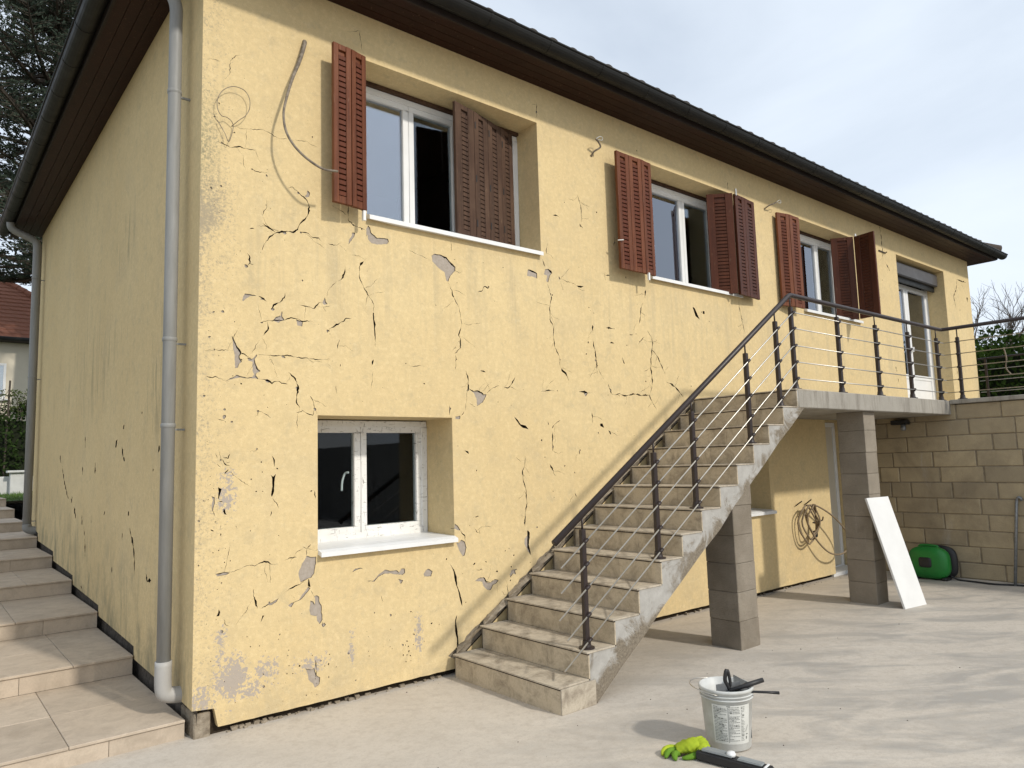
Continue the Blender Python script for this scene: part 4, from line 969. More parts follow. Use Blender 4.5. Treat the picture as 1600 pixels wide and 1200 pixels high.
# downpipes
def pipe(pts, r, bands, name='downpipe'):
    p = MB().tube(pts, r, 14).build(name, 'zinc', house, smooth=True)
    for (x, y, z) in bands:
        b = MB().lathe((x, y, z), [(r, -.015), (r + .004, -.010), (r + .004, .010), (r, .015)], 14).build('collar', 'zinc', p, smooth=True)
        MB().box(x - .012, x + .10, y - .008, y + .008, z - .03, z - .018).build('bracket', 'zinc', p)
    return p
pipe(spline([(-.40, .255, 5.11), (-.385, .255, 5.02), (-.30, .258, 4.95), (-.17, .26, 4.88), (-.105, .26, 4.78), (-.10, .26, 4.6)], 5) + [(-.10, .255, 3.0), (-.10, .25, .42)], .042, [(-.10, .26, 4.15), (-.10, .255, 2.46), (-.10, .252, 1.9)])
MB().tube(spline([(-.10, .25, .44), (-.10, .25, .30), (-.085, .25, .245), (-.03, .25, .225), (.03, .25, .22)], 5), .050, 14).build('downpipe_shoe', simple('pale_plastic_elbow', (.42, .41, .39), (.36, .35, .33), 8, .5, .05, obj=False), house, smooth=True)
pipe(spline([(-.42, 7.15, 5.11), (-.40, 7.15, 5.02), (-.30, 7.15, 4.96), (-.16, 7.13, 4.90), (-.105, 7.12, 4.83), (-.10, 7.12, 4.7)], 5) + [(-.10, 7.1, 3.0), (-.10, 7.06, .93)], .05, [(-.10, 7.11, 4.35), (-.10, 7.1, 2.95), (-.1, 7.07, 1.02)])
MB().tube(spline([(-.10, 7.06, .96), (-.09, 7.06, .90), (-.02, 7.06, .87), (.02, 7.06, .87)]), .055, 12).build('downpipe_shoe', 'zinc', house, smooth=True)
# small ironwork and lamp fixed to the walls
MB().tube([(9.98, -.012, 4.665), (10.19, -.012, 4.66)], .009, 6).build('shutter_hook', 'iron', house); MB().tube([(10.175, -.012, 4.64), (10.175, -.05, 4.665)], .008, 6).build('shutter_hook', 'iron', house)

# ------------------------------------------------------------------ outside staircase and landing
X0, DX, RZ, NS = 1.875, .2625, .17, 13
YW, YO = -.005, -1.223
st = thing('staircase', (3.4, -.6, 0), 'tiled concrete staircase climbing the yellow wall to the balcony landing', 'staircase')
prof = []
for i in range(NS): prof += [(X0 + DX * i + .012, RZ * i - (.012 if i else .02)), (X0 + DX * i + .012, RZ * (i + 1) - .012)]
prof += [(X0 + DX * 12 + .30, 2.198), (5.30, 2.032), (5.156, 2.03)] + [(5.156 - 2.94 * k / 12 + U(-.012, .012), 2.03 - 2.02 * k / 12 + U(-.010, .010)) for k in range(1, 12)] + [(2.21, .0), (2.21, -.02)]
MB().prism(prof, YO + .004, YW - .06).build('stringer', 'stairconc', st)
MB().prism([(x + .03, z - .02) for x, z in prof], YW - .061, YW).build('wall_edge', 'mortar', st)
MB().box(5.06, 8.775, YO, YW, 2.03, 2.208).build('landing_slab', 'slab', st, bevel=.008)
for i in range(NS):
    x = X0 + DX * i; zt = RZ * (i + 1); zb = RZ * i + (.001 if i else -.01)
    cuts = [YO, -.80 + U(-.02, .02), -.19 + U(-.03, .03), -.072] if i else [YO, -.072]
    for a, b in zip(cuts[:-1], cuts[1:]): MB().box(x, x + .011, a + (.001 if a > YO else 0), b - .001, zb, zt - .0135).build('riser_tile', 'stairtile', st)
    x1 = x + DX - .001 if i < 12 else 5.40
    MB().box(x - .010, x1, YO - .002, -.05, zt - .0115, zt).build('tread_tile', 'treadtile', st, bevel=.002)
    MB().box(x - .0035, x + .010, YO - .001, -.07, zt - .0195, zt - .012).build('nosing_strip', 'fascia', st)
    # rough mortar haunch filling the corner against the wall
    MB().face([(x + .013, -.072, zt + .001), (x + DX, -.074, zt + RZ * U(.75, .95)), (x + DX, -.03, zt + RZ * U(.85, 1.0)), (x + .06, -.008, zt + .03)]).build('mortar_haunch', 'mortar', st) if i < 12 else None
MB().box(X0 + .001, 2.19, YO - .010, YO + .003, .0, RZ - .0125).build('side_tile', 'treadtile', st, bevel=.002)

# ------------------------------------------------------------------ block pillars under the stairs
def pillar(name, x0, x1, y0, y1, topf, ch, label):
    t = thing(name, ((x0 + x1) / 2, (y0 + y1) / 2, 0), label, 'pillar', 'block pillars carrying stairs and landing'); z = -.01; k = 0
    while z < max(topf(x0), topf(x1)) - .01:
        z1 = z + ch * U(.96, 1.04); j = U(-.006, .006); jy = U(-.006, .006); t0, t1 = min(z1 - .0015, topf(x0)), min(z1 - .0015, topf(x1)); m = MB()
        a, b = x0 + j, x1 + j; m.prism([(a, min(z, t0 - .01)), (b, z), (b, t1), (a, t0)], y0 + jy, y1 + jy); m.build('block', 'pillar', t, bevel=.0045)
        z = z1; k += 1
    MB().prism([(x0 + .010, -.01), (x1 - .010, -.01), (x1 - .010, topf(x1) - .004), (x0 + .010, topf(x0) - .004)], y0 + .010, y1 - .010).build('mortar_core', 'mortar', t)
slope = lambda x: max(.2, .01 + (x - 2.215) * .6865 + .01)
pillar('support_pillar', 3.977, 4.258, -1.157, -.862, slope, .238, 'shorter block pillar under the middle of the staircase')
pillar('support_pillar', 6.493, 6.755, -1.157, -.862, lambda x: 2.03, .2265, 'taller block pillar under the landing with a white board leaning on it')

# ------------------------------------------------------------------ retaining wall of concrete blocks
XB = 8.78
bw = thing('block_wall', (XB + .1, -3, 0), 'bare concrete block retaining wall beside the landing', 'wall')
CH, BL = .1965, .495
bms = [MB().box(0, .19, -BL + U(.003, .010), -U(.003, .009), U(.002, .006), CH - U(.002, .006)).mesh('block', 'block', bevel=U(.006, .012)) for _ in range(7)]
hm_ = MB().box(0, .19, -BL / 2 + .006, -.006, .004, CH - .004).mesh('half_block', 'block', bevel=.008)
for c in range(11):
    off = (0, .25, .12, .37)[c % 4] if c not in (4, 7) else .3; y = .33 - off; first = True
    while y > -7.6:
        sc = U(-.008, .001); h = rnd() < .06
        place('block', hm_ if h else random.choice(bms), Matrix.Translation((XB + sc, y, c * CH + U(-.002, .002))) @ Matrix.Rotation(U(-.006, .006), 4, 'Z'), bw); y -= BL / 2 if h else BL
MB().box(XB + .0065, XB + .18, -7.5, .3, -.01, 11 * CH - .01).build('mortar_core', simple('wall_mortar', (.30, .245, .165), (.17, .14, .10), 14, 1, .9, .01, obj=False), bw)
for k in range(6): MB().box(XB - .035, XB + .24, -1.225 - 1.1 * (k + 1) + .004, -1.225 - 1.1 * k, 11 * CH + .001, 11 * CH + .055).build('coping', 'slab', bw, bevel=.006)

# ------------------------------------------------------------------ railing
rl = thing('metal_railing', (5.2, -1.15, 2.21), 'dark brown metal railing with steel rods along stairs and landing', 'railing')
YR = -1.145
zs = lambda x: RZ + (x - X0) * RZ / DX
def run(m, a, b, r, n=10): m.tube([a, b], r, n)
RX = 8.90
hr = [(1.94, YR, 1.06), (5.16, YR, 3.138), (RX, YR, 3.142), (RX, -7.2, 3.142)]
q = [Vector(p) for p in hr]; path = [q[0]]
for i in (1, 2):
    d0 = (q[i] - q[i - 1]).normalized(); d1 = (q[i + 1] - q[i]).normalized(); path += [q[i] - d0 * .03, q[i] - d0 * .008 + d1 * .008, q[i] + d1 * .03]
path.append(q[3]); h_ = MB().tube(path, .0235, 12).build('handrail', 'iron', rl, smooth=True)
MB().lathe((0, 0, 0), [(.0001, -.004), (.020, -.003), (.0242, 0), (.0242, .02)], 12)
ROD = [.669, .513, .358, .178, .012]; LROD = [.75, .592, .425, .265, .105]
def post(x, y, zb, ztop, zrail, rodz, ax):
    p = MB().box(x - .0195, x + .0195, y - .0195, y + .0195, zb, ztop).build('post', 'iron', rl, bevel=.006)
    MB().lathe((x, y, zb), [(.0, .0), (.055, .0), (.055, .010), (.034, .014), (.030, .03), (.027, .055)], 14).build('base_plate', 'iron', p, smooth=False)
    MB().tube([(x, y, ztop - .01), (x, y, zrail)], .0075, 8).build('stem', 'iron', p, smooth=True)
    for rz in rodz:
        d = {'y': (0, -1, 0), 'x': (-1, 0, 0)}[ax]; c = Vector((x, y, rz)) + Vector(d) * .030; t = Vector((.018, 0, .0115)) if ax == 'y' else Vector((0, .02, 0))
        MB().tube([c - t, c + t], .0125, 8).build('rod_clip', 'iron', p, smooth=True)
zr_ = lambda x: 1.06 + (x - 1.94) * (3.138 - 1.06) / (5.16 - 1.94)
for x, k in ((2.205, 2), (3.00, 5), (3.50, 7), (4.335, 10), (4.865, 12)): post(x, YR, RZ * k, zr_(x) - .10, zr_(x) - .015, [zs(x) + o for o in ROD], 'y')
for x in (5.165, 6.09, 6.98, 7.85, 8.72): post(x, YR, 2.21, 3.02, 3.13, [2.21 + o for o in LROD], 'y')
for y in (-1.33, -2.35, -3.4, -4.4): post(RX, y, 2.222, 3.02, 3.13, [2.21 + o for o in LROD], 'x')
ends = (1.965, 1.958, 1.935, 2.0, 1.965)
for e, o, lo in zip(ends, ROD, LROD):
    MB().tube([(e, YR - .030, zs(e) + o), (5.10, YR - .030, zs(5.10) + o), (5.165, YR - .031, 2.21 + lo)], .0058, 8).build('rod', 'steel', rl, smooth=True)
    MB().tube([(5.165, YR - .029, 2.21 + lo + .001), (RX - .03, YR - .029, 2.21 + lo)], .0056, 8).build('rod', 'steel', rl, smooth=True)
    MB().tube([(RX - .03, YR - .028, 2.21 + lo + .001), (RX - .03, -7.2, 2.21 + lo)], .0056, 8).build('rod', 'steel', rl, smooth=True)
r2 = thing('terrace_railing', (13.9, -.3, 2.2), 'thin railing beyond the terrace in front of the dark hedge', 'railing')
MB().tube([(13.9, .02, 3.24), (13.9, -6, 3.25)], .016, 8).build('handrail', 'iron', r2, smooth=True)
for y in (-.1, -1.6, -3.1, -4.6): MB().box(13.882, 13.918, y - .018, y + .018, 2.2, 3.23).build('post', 'iron', r2)
for z in (2.42, 2.62, 2.83, 3.03): MB().tube([(13.9, .02, z), (13.9, -6, z + .01)], .006, 6).build('rod', 'steel', r2, smooth=True)
tie = MB().tube(spline([(13.87, -.42, 3.40), (13.86, -.45, 3.2), (13.86, -.43, 3.02), (13.85, -.50, 2.90)]), .012, 6); setp(tie.build('cord', 'conduit', origin=(13.87, -.42, 2.9), smooth=True), 'pale twist of cord tied to the far terrace railing', 'cord')

# ------------------------------------------------------------------ garden steps on the left
gs = thing('garden_steps', (-1.6, .1, 0), 'wide pale stone steps climbing beside the end wall', 'steps')
XR, XL = -.012, -3.4
for k in range(NST):
    y0 = SY0 + SDY * k; y1 = y0 + SDY; z = SZ0 + SDZ * k; zp = SZ0 + SDZ * (k - 1) if k else -.02
    MB().box(XL, XR - .004, y0 + .012, y1 + .02, zp - .1, z - .018).build('step_core', 'mortar', gs)
    c = [XR, -.42 - .30 * (k % 2), -1.05 - .15 * (k % 2), -1.75, -2.5, XL]
    for a, b in zip(c[1:], c[:-1]):
        MB().box(a + .0015, b - .0015 if b < XR else b, y0 + .001, y0 + .011, zp + (.002 if k else 0), z - .0185).build('riser_tile', 'steptile', gs)
    c2 = [XR, -.62 + .22 * (k % 2), -1.4, -2.3, XL]
    for a, b in zip(c2[1:], c2[:-1]):
        for s0, s1 in ((y0 - .012, y0 + .66), (y0 + .6615, y1 - .001)):
            MB().box(a + .0015, b - .0015 if b < XR else b, s0, s1, z - .0165, z + U(0, .0012)).build('tread_tile', 'steptile', gs, bevel=.0025)
setp(MB().box(-9, XL - .002, .3, 12.3, -.02, 1.17).build('bank', 'lawn', origin=(-6, 6, 0)), kind='structure')
setp(MB().box(-40, XL - .01, 12.1, 12.3, -.02, 1.12).build('bank_edge', 'lawn', origin=(-6, 12, 0)), kind='structure')

# ------------------------------------------------------------------ things on the patio
bk = thing('bucket', (2.225, -2.215, 0), 'white plastic bucket with printed label and wire handle', 'bucket')
bx, by = 2.225, -2.215
MB().lathe((bx, by, 0), [(.001, .004), (.128, .004), (.134, .012), (.158, .335), (.166, .337), (.166, .352), (.160, .356), (.154, .352), (.130, .02), (.001, .018)], 40).build('tub', 'bucket', bk, smooth=True)
for z_, r_ in ((.318, .1605), (.298, .1590)): MB().lathe((bx, by, z_), [(r_ - .003, -.004), (r_ + .004, -.003), (r_ + .004, .003), (r_ - .003, .004)], 40).build('rim_band', 'bucket', bk, smooth=True)
ac = math.atan2(-4.74 - by, -1.38 - bx)                          # label wraps the near side
def cyl(a, z, e=0): r = .134 + (z - .012) * (.158 - .134) / .323 + e; return (bx + r * math.cos(a), by + r * math.sin(a), z)
m = MB()
for i in range(18):
    a0, a1 = ac - .62 + 1.62 * i / 18, ac - .62 + 1.62 * (i + 1) / 18; m.face([cyl(a0, .05, .0012), cyl(a1, .05, .0012), cyl(a1, .275, .0012), cyl(a0, .275, .0012)])
lb = m.build('label', 'label', bk, smooth=True); m = MB()
def stroke(a0, a1, z, h):
    n = max(1, int(abs(a1 - a0) / .06))
    for i in range(n): m.face([cyl(a0 + (a1 - a0) * i / n, z, .0022), cyl(a0 + (a1 - a0) * (i + 1) / n, z, .0022), cyl(a0 + (a1 - a0) * (i + 1) / n, z + h, .0022), cyl(a0 + (a1 - a0) * i / n, z + h, .0022)])
for col in ((-.55, -.02), (.05, .50), (.56, .72)):
    z_ = .262
    while z_ > .065:
        a = col[0]
        while a < col[1] - .03:
            w_ = min(U(.02, .10), col[1] - a); stroke(ac + a, ac + a + w_, z_, .0030 if rnd() < .9 else .006); a += w_ + U(.010, .022)
            if rnd() < .06: break
        z_ -= U(.0075, .0095)
stroke(ac + .02, ac + .035, .06, .205); stroke(ac - .02, ac + .12, .268, .004); stroke(ac + .80, ac + .86, .075, .016); stroke(ac + .80, ac + .9, .10, .006)
for k in range(6): stroke(ac + .78 + .02 * k, ac + .80 + .02 * k, .118 + .006 * k, .006)
m.build('label_print', 'print', lb)
e0 = Vector((bx - .158, by - .05, .33)); e1 = Vector((bx + .158, by + .05, .33)); mid = (e0 + e1) / 2; ax_ = (e0 - e1).normalized(); sd = Vector((ax_.y, -ax_.x, 0))
if sd.y < 0: sd = -sd
arc = [mid + ax_ * .168 * math.cos(t) + (sd * .98 + ax_ * .25 + Vector((0, 0, .16))) * .21 * math.sin(t) for t in [math.pi * i / 16 for i in range(17)]]
MB().tube(arc, .003, 6).build('wire_handle', 'steel', bk, smooth=True)
# tools standing in the bucket
tp = thing('trowel', (bx, by, 0), 'grey scraping plate standing inside the bucket', 'trowel')
MB().obox((bx + .045, by - .135, .06), (.075, .155, .0), (.002, -.001, 0), (.012, .012, .318)).build('blade', 'galv', tp)
MB().obox((bx - .118, by - .02, .08), (.165, -.062, 0), (.001, .0025, 0), (-.006, .002, .30)).build('blade', 'galv', tp)
cl = thing('pliers', (bx, by, 0), 'black-handled pliers poking out of the bucket', 'pliers')
pc = Vector((bx - .035, by - .05, .335))
MB().tube(spline([pc + Vector((-.01, .005, -.09)), pc, pc + Vector((-.022, .012, .06)), pc + Vector((-.012, .006, .125))]), [.007] * 6 + [.012] * 6 + [.0125] * 6 + [.008], 8).build('handle', 'black', cl, smooth=True)
MB().tube(spline([pc + Vector((.0, .0, -.01)), pc + Vector((.006, -.004, .05)), pc + Vector((-.006, .0, .122))]), [.006] * 4 + [.010] * 8 + [.007], 8).build('handle', 'black', cl, smooth=True)
MB().lathe(tuple(pc + Vector((0, 0, -.012))), [(.001, -.012), (.016, -.01), (.018, 0), (.014, .012), (.001, .014)], 10).build('pivot', 'galv', cl, smooth=True)
cg = thing('sealant_gun', (bx, by, 0), 'dark caulking gun lying across the bucket rim', 'tool')
g0 = Vector((bx - .05, by - .06, .338)); dgun = Vector((.178, -.125, .052))
MB().tube([g0, g0 + dgun * .45, g0 + dgun * .5, g0 + dgun], [.012, .013, .016, .014], 10).build('body', 'black', cg, smooth=True)
MB().tube([g0 + Vector((.03, -.02, -.004)), g0 + Vector((.17, -.155, -.012)), g0 + Vector((.225, -.20, -.018))], [.006, .008, .010], 8).build('trigger', 'black', cg, smooth=True)
for o in (bk, tp, cl, cg): o.scale = (.9, .9, .92)
# power tool and lime cloth on the ground
tg = thing('hand_tool', (1.98, -2.35, 0), 'long grey and black hand tool lying by the bucket', 'tool')
a, b = Vector((1.945, -2.215, .035)), Vector((2.015, -2.60, .035)); d = (b - a).normalized(); sd = Vector((-d.y, d.x, 0))
if sd.x < 0: sd = -sd
def rbox(o, L, w0, w1, h0, h1, nm, mt, bev=.008):
    m = MB(); o = Vector(o); up_ = Vector((0, 0, 1))
    m.v = [tuple(o + d * L * i + sd * (w0, w1)[i] * s_ + up_ * ((h0, h1)[i] * k)) for i in (0, 1) for s_ in (-.5, .5) for k in (0, 1)]
    m.f = [(0, 1, 3, 2), (4, 6, 7, 5), (0, 4, 5, 1), (2, 3, 7, 6), (1, 5, 7, 3), (0, 2, 6, 4)]; return m.build(nm, mt, tg, bevel=bev, seg=3, smooth=False)
rbox(a + Vector((0, 0, -.03)), .40, .075, .07, .05, .042, 'casing', 'black'); rbox(a + d * .03 + Vector((0, 0, .0195)), .17, .058, .056, .012, .010, 'cover', 'toolgrey', .004)
rbox(a + d * .225 + Vector((0, 0, .0125)), .13, .052, .05, .012, .010, 'cover', 'toolgrey', .004); rbox(a + d * .365 + Vector((0, 0, .008)), .012, .06, .06, .009, .009, 'badge', 'white', .002)
MB().lathe(tuple(a + d * .185 + Vector((0, 0, .02))), [(.001, 0), (.022, 0), (.024, .012), (.019, .022), (.001, .025)], 18).build('knob', 'white', tg, smooth=True)
def lump(name, c, r, seed, mat, **kw):
    bm = bmesh.new(); bmesh.ops.create_icosphere(bm, subdivisions=4, radius=1); random.seed(seed)
    ph = [(Vector((U(-1, 1), U(-1, 1), U(-1, 1))) * 3.2, U(0, 6), U(.06, .2)) for _ in range(9)] + [(Vector((U(-1, 1), U(-1, 1), U(-1, 1))) * 9, U(0, 6), U(.02, .06)) for _ in range(8)]
    for v in bm.verts:
        s_ = 1 + sum(abs(math.sin(v.co.dot(k) + p)) * A_ - A_ * .5 for k, p, A_ in ph); v.co = Vector((v.co.x * r[0] * s_, v.co.y * r[1] * s_, max(v.co.z * r[2] * s_, -r[2] * .75)))
    me = bpy.data.meshes.new(name); bm.to_mesh(me); bm.free(); me.materials.append(M[mat]); me.shade_smooth(); o = bpy.data.objects.new(name, me); return o
cz = thing('work_glove', (1.93, -2.12, 0), 'crumpled lime green glove next to the grey tool', 'glove')
def mitt(nm, pts, rw, rh, mt):                            # soft flattened cloth sleeve along a path
    P_ = [Vector(q) for q in spline(pts, 7)]; n = 16; m = MB(); K = len(P_); ph = U(0, 6)
    for i, c in enumerate(P_):
        d_ = (P_[min(i + 1, K - 1)] - P_[max(i - 1, 0)]).normalized(); s_ = d_.cross(Vector((0, 0, 1))).normalized(); u_ = s_.cross(d_); t = i / (K - 1) * (len(rw) - 1); j = min(int(t), len(rw) - 2); f = t - j
        a_, b_ = rw[j] * (1 - f) + rw[j + 1] * f, rh[j] * (1 - f) + rh[j + 1] * f
        for k in range(n):
            an = 2 * math.pi * k / n; w_ = 1 + .16 * math.sin(5 * an + ph + i * .55) * math.sin(i * .8 + ph); v = c + s_ * (a_ * math.cos(an) * w_) + u_ * (b_ * math.sin(an) * w_); v.z = max(v.z, .002); m.v.append(tuple(v))
    for i in range(K - 1):
        for k in range(n): a_ = i * n + k; b_ = i * n + (k + 1) % n; m.f.append((a_, a_ + n, b_ + n, b_))
    m.f.append(tuple(range(n))); m.f.append(tuple((K - 1) * n + k for k in reversed(range(n)))); return m.build(nm, mt, cz, smooth=True)
M['limedark'] = simple('lime_cloth_shade', (.13, .26, .02), (.09, .19, .015), 14, .85, .5, .006)
mitt('palm', [(1.985, -2.205, .045), (1.965, -2.17, .05), (1.94, -2.135, .042), (1.905, -2.10, .030)], [.030, .045, .058, .05, .036], [.040, .042, .036, .028, .018], 'lime')
mitt('cuff', [(1.955, -2.245, .035), (1.985, -2.215, .055), (1.995, -2.19, .075), (1.998, -2.18, .092)], [.034, .036, .034, .022], [.03, .03, .024, .008], 'lime')
for q, mt in (([(1.925, -2.085, .028), (1.885, -2.06, .030), (1.85, -2.058, .022), (1.825, -2.068, .012)], 'lime'), ([(1.905, -2.10, .025), (1.865, -2.085, .026), (1.835, -2.09, .018), (1.812, -2.10, .009)], 'limedark'), ([(1.895, -2.125, .02), (1.86, -2.125, .022), (1.84, -2.14, .014), (1.83, -2.155, .008)], 'limedark'), ([(1.955, -2.20, .018), (1.915, -2.20, .018), (1.885, -2.185, .014), (1.87, -2.165, .010)], 'limedark')):
    mitt('finger', q, [.016, .017, .016, .013, .007], [.014, .015, .014, .011, .006], mt)
random.seed(11)
# white board leaning on the pillar
bd = MB(); o = Vector((6.475, -1.435, .0)); w_ = Vector((.385, -.055, .0)); L_ = Vector((-.105, .255, 1.115)); t_ = w_.cross(L_).normalized() * -.024
bd.obox(o, w_, t_, L_); setp(bd.build('board', 'whiteboard', origin=tuple(o), bevel=.002), 'plain white board leaning against the taller block pillar', 'board')
# hose reel
hr_ = thing('hose_reel', (8.5, -.85, 0), 'round green hose reel case on the ground by the block wall', 'hose reel')
def blobbox(c, sx, sy, sz, nm, mt, par, p=4.0):
    bm = bmesh.new(); bmesh.ops.create_uvsphere(bm, u_segments=32, v_segments=20, radius=1)
    for v in bm.verts:
        n_ = (abs(v.co.x) ** p + abs(v.co.y) ** p + abs(v.co.z) ** p) ** (1 / p); v.co = Vector((v.co.x * sx, v.co.y * sy, v.co.z * sz)) / n_
    me = bpy.data.meshes.new(nm); bm.to_mesh(me); bm.free(); me.materials.append(M[mt]); me.shade_smooth(); o = bpy.data.objects.new(nm, me); attach(o, par); o.matrix_basis = Matrix.Translation(c); WM[o.name] = o.matrix_basis.copy(); return o
blobbox((8.47, -.93, .205), .10, .235, .195, 'case', 'green', hr_, 3.2); blobbox((8.60, -.96, .205), .05, .245, .205, 'back_shell', 'black', hr_, 3.4)
blobbox((8.385, -.915, .215), .03, .075, .062, 'window', 'black', hr_, 5); MB().tube(spline([(8.5, -.80, .375), (8.5, -.84, .408), (8.5, -1.0, .408), (8.5, -1.04, .375)]), .016, 8).build('carry_handle', 'green', hr_, smooth=True)
for y in (-.78, -1.10): blobbox((8.5, y, .02), .10, .035, .02, 'foot', 'black', hr_)
setp(MB().tube(spline([(8.52, -1.14, .05), (8.55, -1.22, .012), (8.52, -1.4, .011), (8.49, -1.62, .011), (8.56, -1.8, .011), (8.6, -2.1, .011), (8.45, -2.5, .011)]), .011, 8).build('hose', 'hose', origin=(8.52, -1.2, 0), smooth=True), 'black hose snaking along the foot of the block wall', 'hose')
setp(MB().tube([(8.56, -1.80, .0), (8.735, -1.845, .94)] + [tuple(Vector((8.745, -1.85, .965)) + Vector((-.03 * math.sin(t) * .3, -.05 * (1 - math.cos(t)) * .5, .045 * math.sin(t)))) for t in (.4, .9, 1.5, 2.2, 3.0)], .017, 10).build('pole', 'galv', origin=(8.56, -1.8, 0), smooth=True), 'galvanised steel tube leaning on the block wall', 'pole')
# lamp under the landing
lm = thing('wall_lamp', (8.7, -.62, 1.95), 'small grey outdoor lamp under the landing on the block wall', 'lamp')
MB().box(8.66, 8.782, -.72, -.52, 1.935, 1.995).build('bracket', 'black', lm, bevel=.006); MB().lathe((8.66, -.68, 1.885), [(.001, -.03), (.028, -.026), (.034, 0), (.03, .05), (.001, .052)], 14).build('lamp_head', 'galv', lm, smooth=True)
# cable coil hanging on the wall
cc = thing('cable_coil', (7.15, -.06, .97), 'loops of old cable hanging from the yellow wall under the stairs', 'cable')
random.seed(5)
def ring(cx, cz, rx, rz, y0, n=22, tilt=0.0, st_=math.pi / 2, span=2 * math.pi): return [(cx + rx * math.cos(st_ + span * i / n) + tilt * rz * math.sin(st_ + span * i / n), y0 - .02 * math.sin(i * .9), cz + rz * math.sin(st_ + span * i / n)) for i in range(n + 1)]
for args in ((7.17, .755, .165, .205, -.11, .0), (7.215, .785, .12, .18, -.13, .12), (7.14, .73, .195, .235, -.09, -.10)): MB().tube(ring(args[0], args[1], args[2], args[3], args[4], tilt=args[5]), .0105, 8).build('loop', 'cable', cc, smooth=True)
MB().tube(spline([(7.13, -.10, .965), (7.32, -.13, .945), (7.62, -.17, .80), (7.88, -.19, .60), (7.96, -.19, .42), (7.80, -.17, .325), (7.55, -.14, .35), (7.33, -.11, .50), (7.15, -.09, .72), (7.09, -.08, .93)], 6), .0105, 8).build('loop', 'cable', cc, smooth=True)
MB().tube(spline([(7.30, -.09, .97), (7.34, -.09, .85), (7.33, -.09, .66), (7.28, -.09, .60)]), .011, 8).build('loose_end', 'cable', cc, smooth=True); blobbox((7.30, -.09, .605), .03, .025, .042, 'plug', 'black', cc)
for x in (7.06, 7.28): MB().tube([(x, .01, .96), (x - .03 + U(-.02, .02), -.09, 1.0 + U(-.01, .03))], .008, 6).build('wall_peg', 'iron', cc)
MB().tube([(7.42, .005, .73), (7.50, -.03, .735), (7.6, -.04, .75), (7.62, -.04, .79)], .008, 6).build('wall_peg', 'iron', cc)

# cables sticking out of the facade
setp(MB().tube(spline([(.71, .03, 4.69), (.699, -.02, 4.656), (.652, -.04, 4.498), (.582, -.07, 4.318), (.52, -.11, 4.117), (.499, -.13, 4.01), (.505, -.16, 3.886), (.551, -.19, 3.783), (.63, -.22, 3.701), (.734, -.245, 3.646), (.842, -.25, 3.652)], 5), [max(.0085, .0175 - .00042 * i) for i in range(51)], 10).build('electric_conduit', 'conduit', origin=(.7, 0, 4.65), smooth=True),
     'thick curved grimy cable sticking out of the wall by the nearest shutter', 'cable')
setp(MB().tube(spline([(.193, .0, 3.894), (.233, -.04, 3.936), (.27, -.04, 3.973), (.298, -.04, 4.033), (.297, -.04, 4.105), (.26, -.04, 4.153), (.191, -.04, 4.157), (.127, -.04, 4.114), (.09, -.04, 4.045), (.088, -.04, 3.974), (.114, -.04, 3.931), (.15, -.03, 3.934), (.181, -.03, 3.917), (.198, -.02, 3.886), (.182, -.03, 3.811), (.161, -.04, 3.765), (.14, -.03, 3.821), (.094, -.02, 3.901)], 5), .0024, 6).build('loose_wire', 'conduit', origin=(.19, 0, 3.9), smooth=True), 'thin looped wire hanging near the house corner', 'wire')
for P_, tip, lab in (([(3.674, .02, 4.552), (3.672, -.04, 4.603), (3.723, -.08, 4.647), (3.688, -.09, 4.687), (3.642, -.1, 4.703)], (3.735, -.085, 4.70), 'short bent cable stub above and between the two nearer windows'),
                     ([(6.787, .02, 4.659), (6.797, -.05, 4.696), (6.867, -.09, 4.732), (6.90, -.11, 4.75)], (6.95, -.13, 4.79), 'short cable stub with pale tip beside the third window')):
    w = thing('cable_stub', P_[0], lab, 'cable', 'cable stubs left in the facade'); MB().tube(spline(P_, 5), .0085, 8).build('sheath', 'conduit', w, smooth=True)
    e = Vector(P_[-1]); MB().tube(spline([e, e + Vector((.05, -.01, .035)), e + Vector((.085, -.01, .03)), e + Vector((.07, -.015, .0)), e + Vector((.02, -.01, -.005))]), .0035, 6).build('bare_wire', 'bucket', w, smooth=True)

# grit on the concrete
random.seed(3)
mm = MB()
for i in range(190):
    if i < 120: x, y = U(.1, 8.2), -abs(random.gauss(0, .05)) - .01
    elif i < 170: x, y = U(-.5, 7), U(-3.6, -.1)
    else: x, y = U(1.0, 4.6), U(-2.2, -1.2)
    if 1.86 < x < 5.1 and -1.22 < y: continue
    s = U(.002, .008); a = U(0, 6); c = Vector((x, y, s * .3)); u = Vector((math.cos(a), math.sin(a), 0)) * s; v = Vector((-math.sin(a), math.cos(a), 0)) * s * U(.5, 1)
    mm.obox(c - u * .5 - v * .5 - Vector((0, 0, s * .3)), u, v + Vector((0, 0, s * .2)), Vector((0, 0, s * .6)))
setp(mm.build('grit', 'stonechip', origin=(3, -1, 0)), 'bits of grit and plaster crumbs scattered on the patio', 'grit', kind='stuff')
m = MB(); random.seed(9)
for i in range(90):
    s = U(.012, .035); c = Vector((U(.2, 1.85) if i < 60 else U(3.2, 7.8), U(.0, .05), 0)); m.obox(c, (s, U(-.3, .3) * s, 0), (0, s * .8, s * U(-.2, .2)), (U(-.2, .2) * s, 0, s * .6))
setp(m.build('rubble', 'mortar', origin=(1, 0, 0)), 'crumbled mortar in the gap under the front wall', 'rubble', kind='stuff')

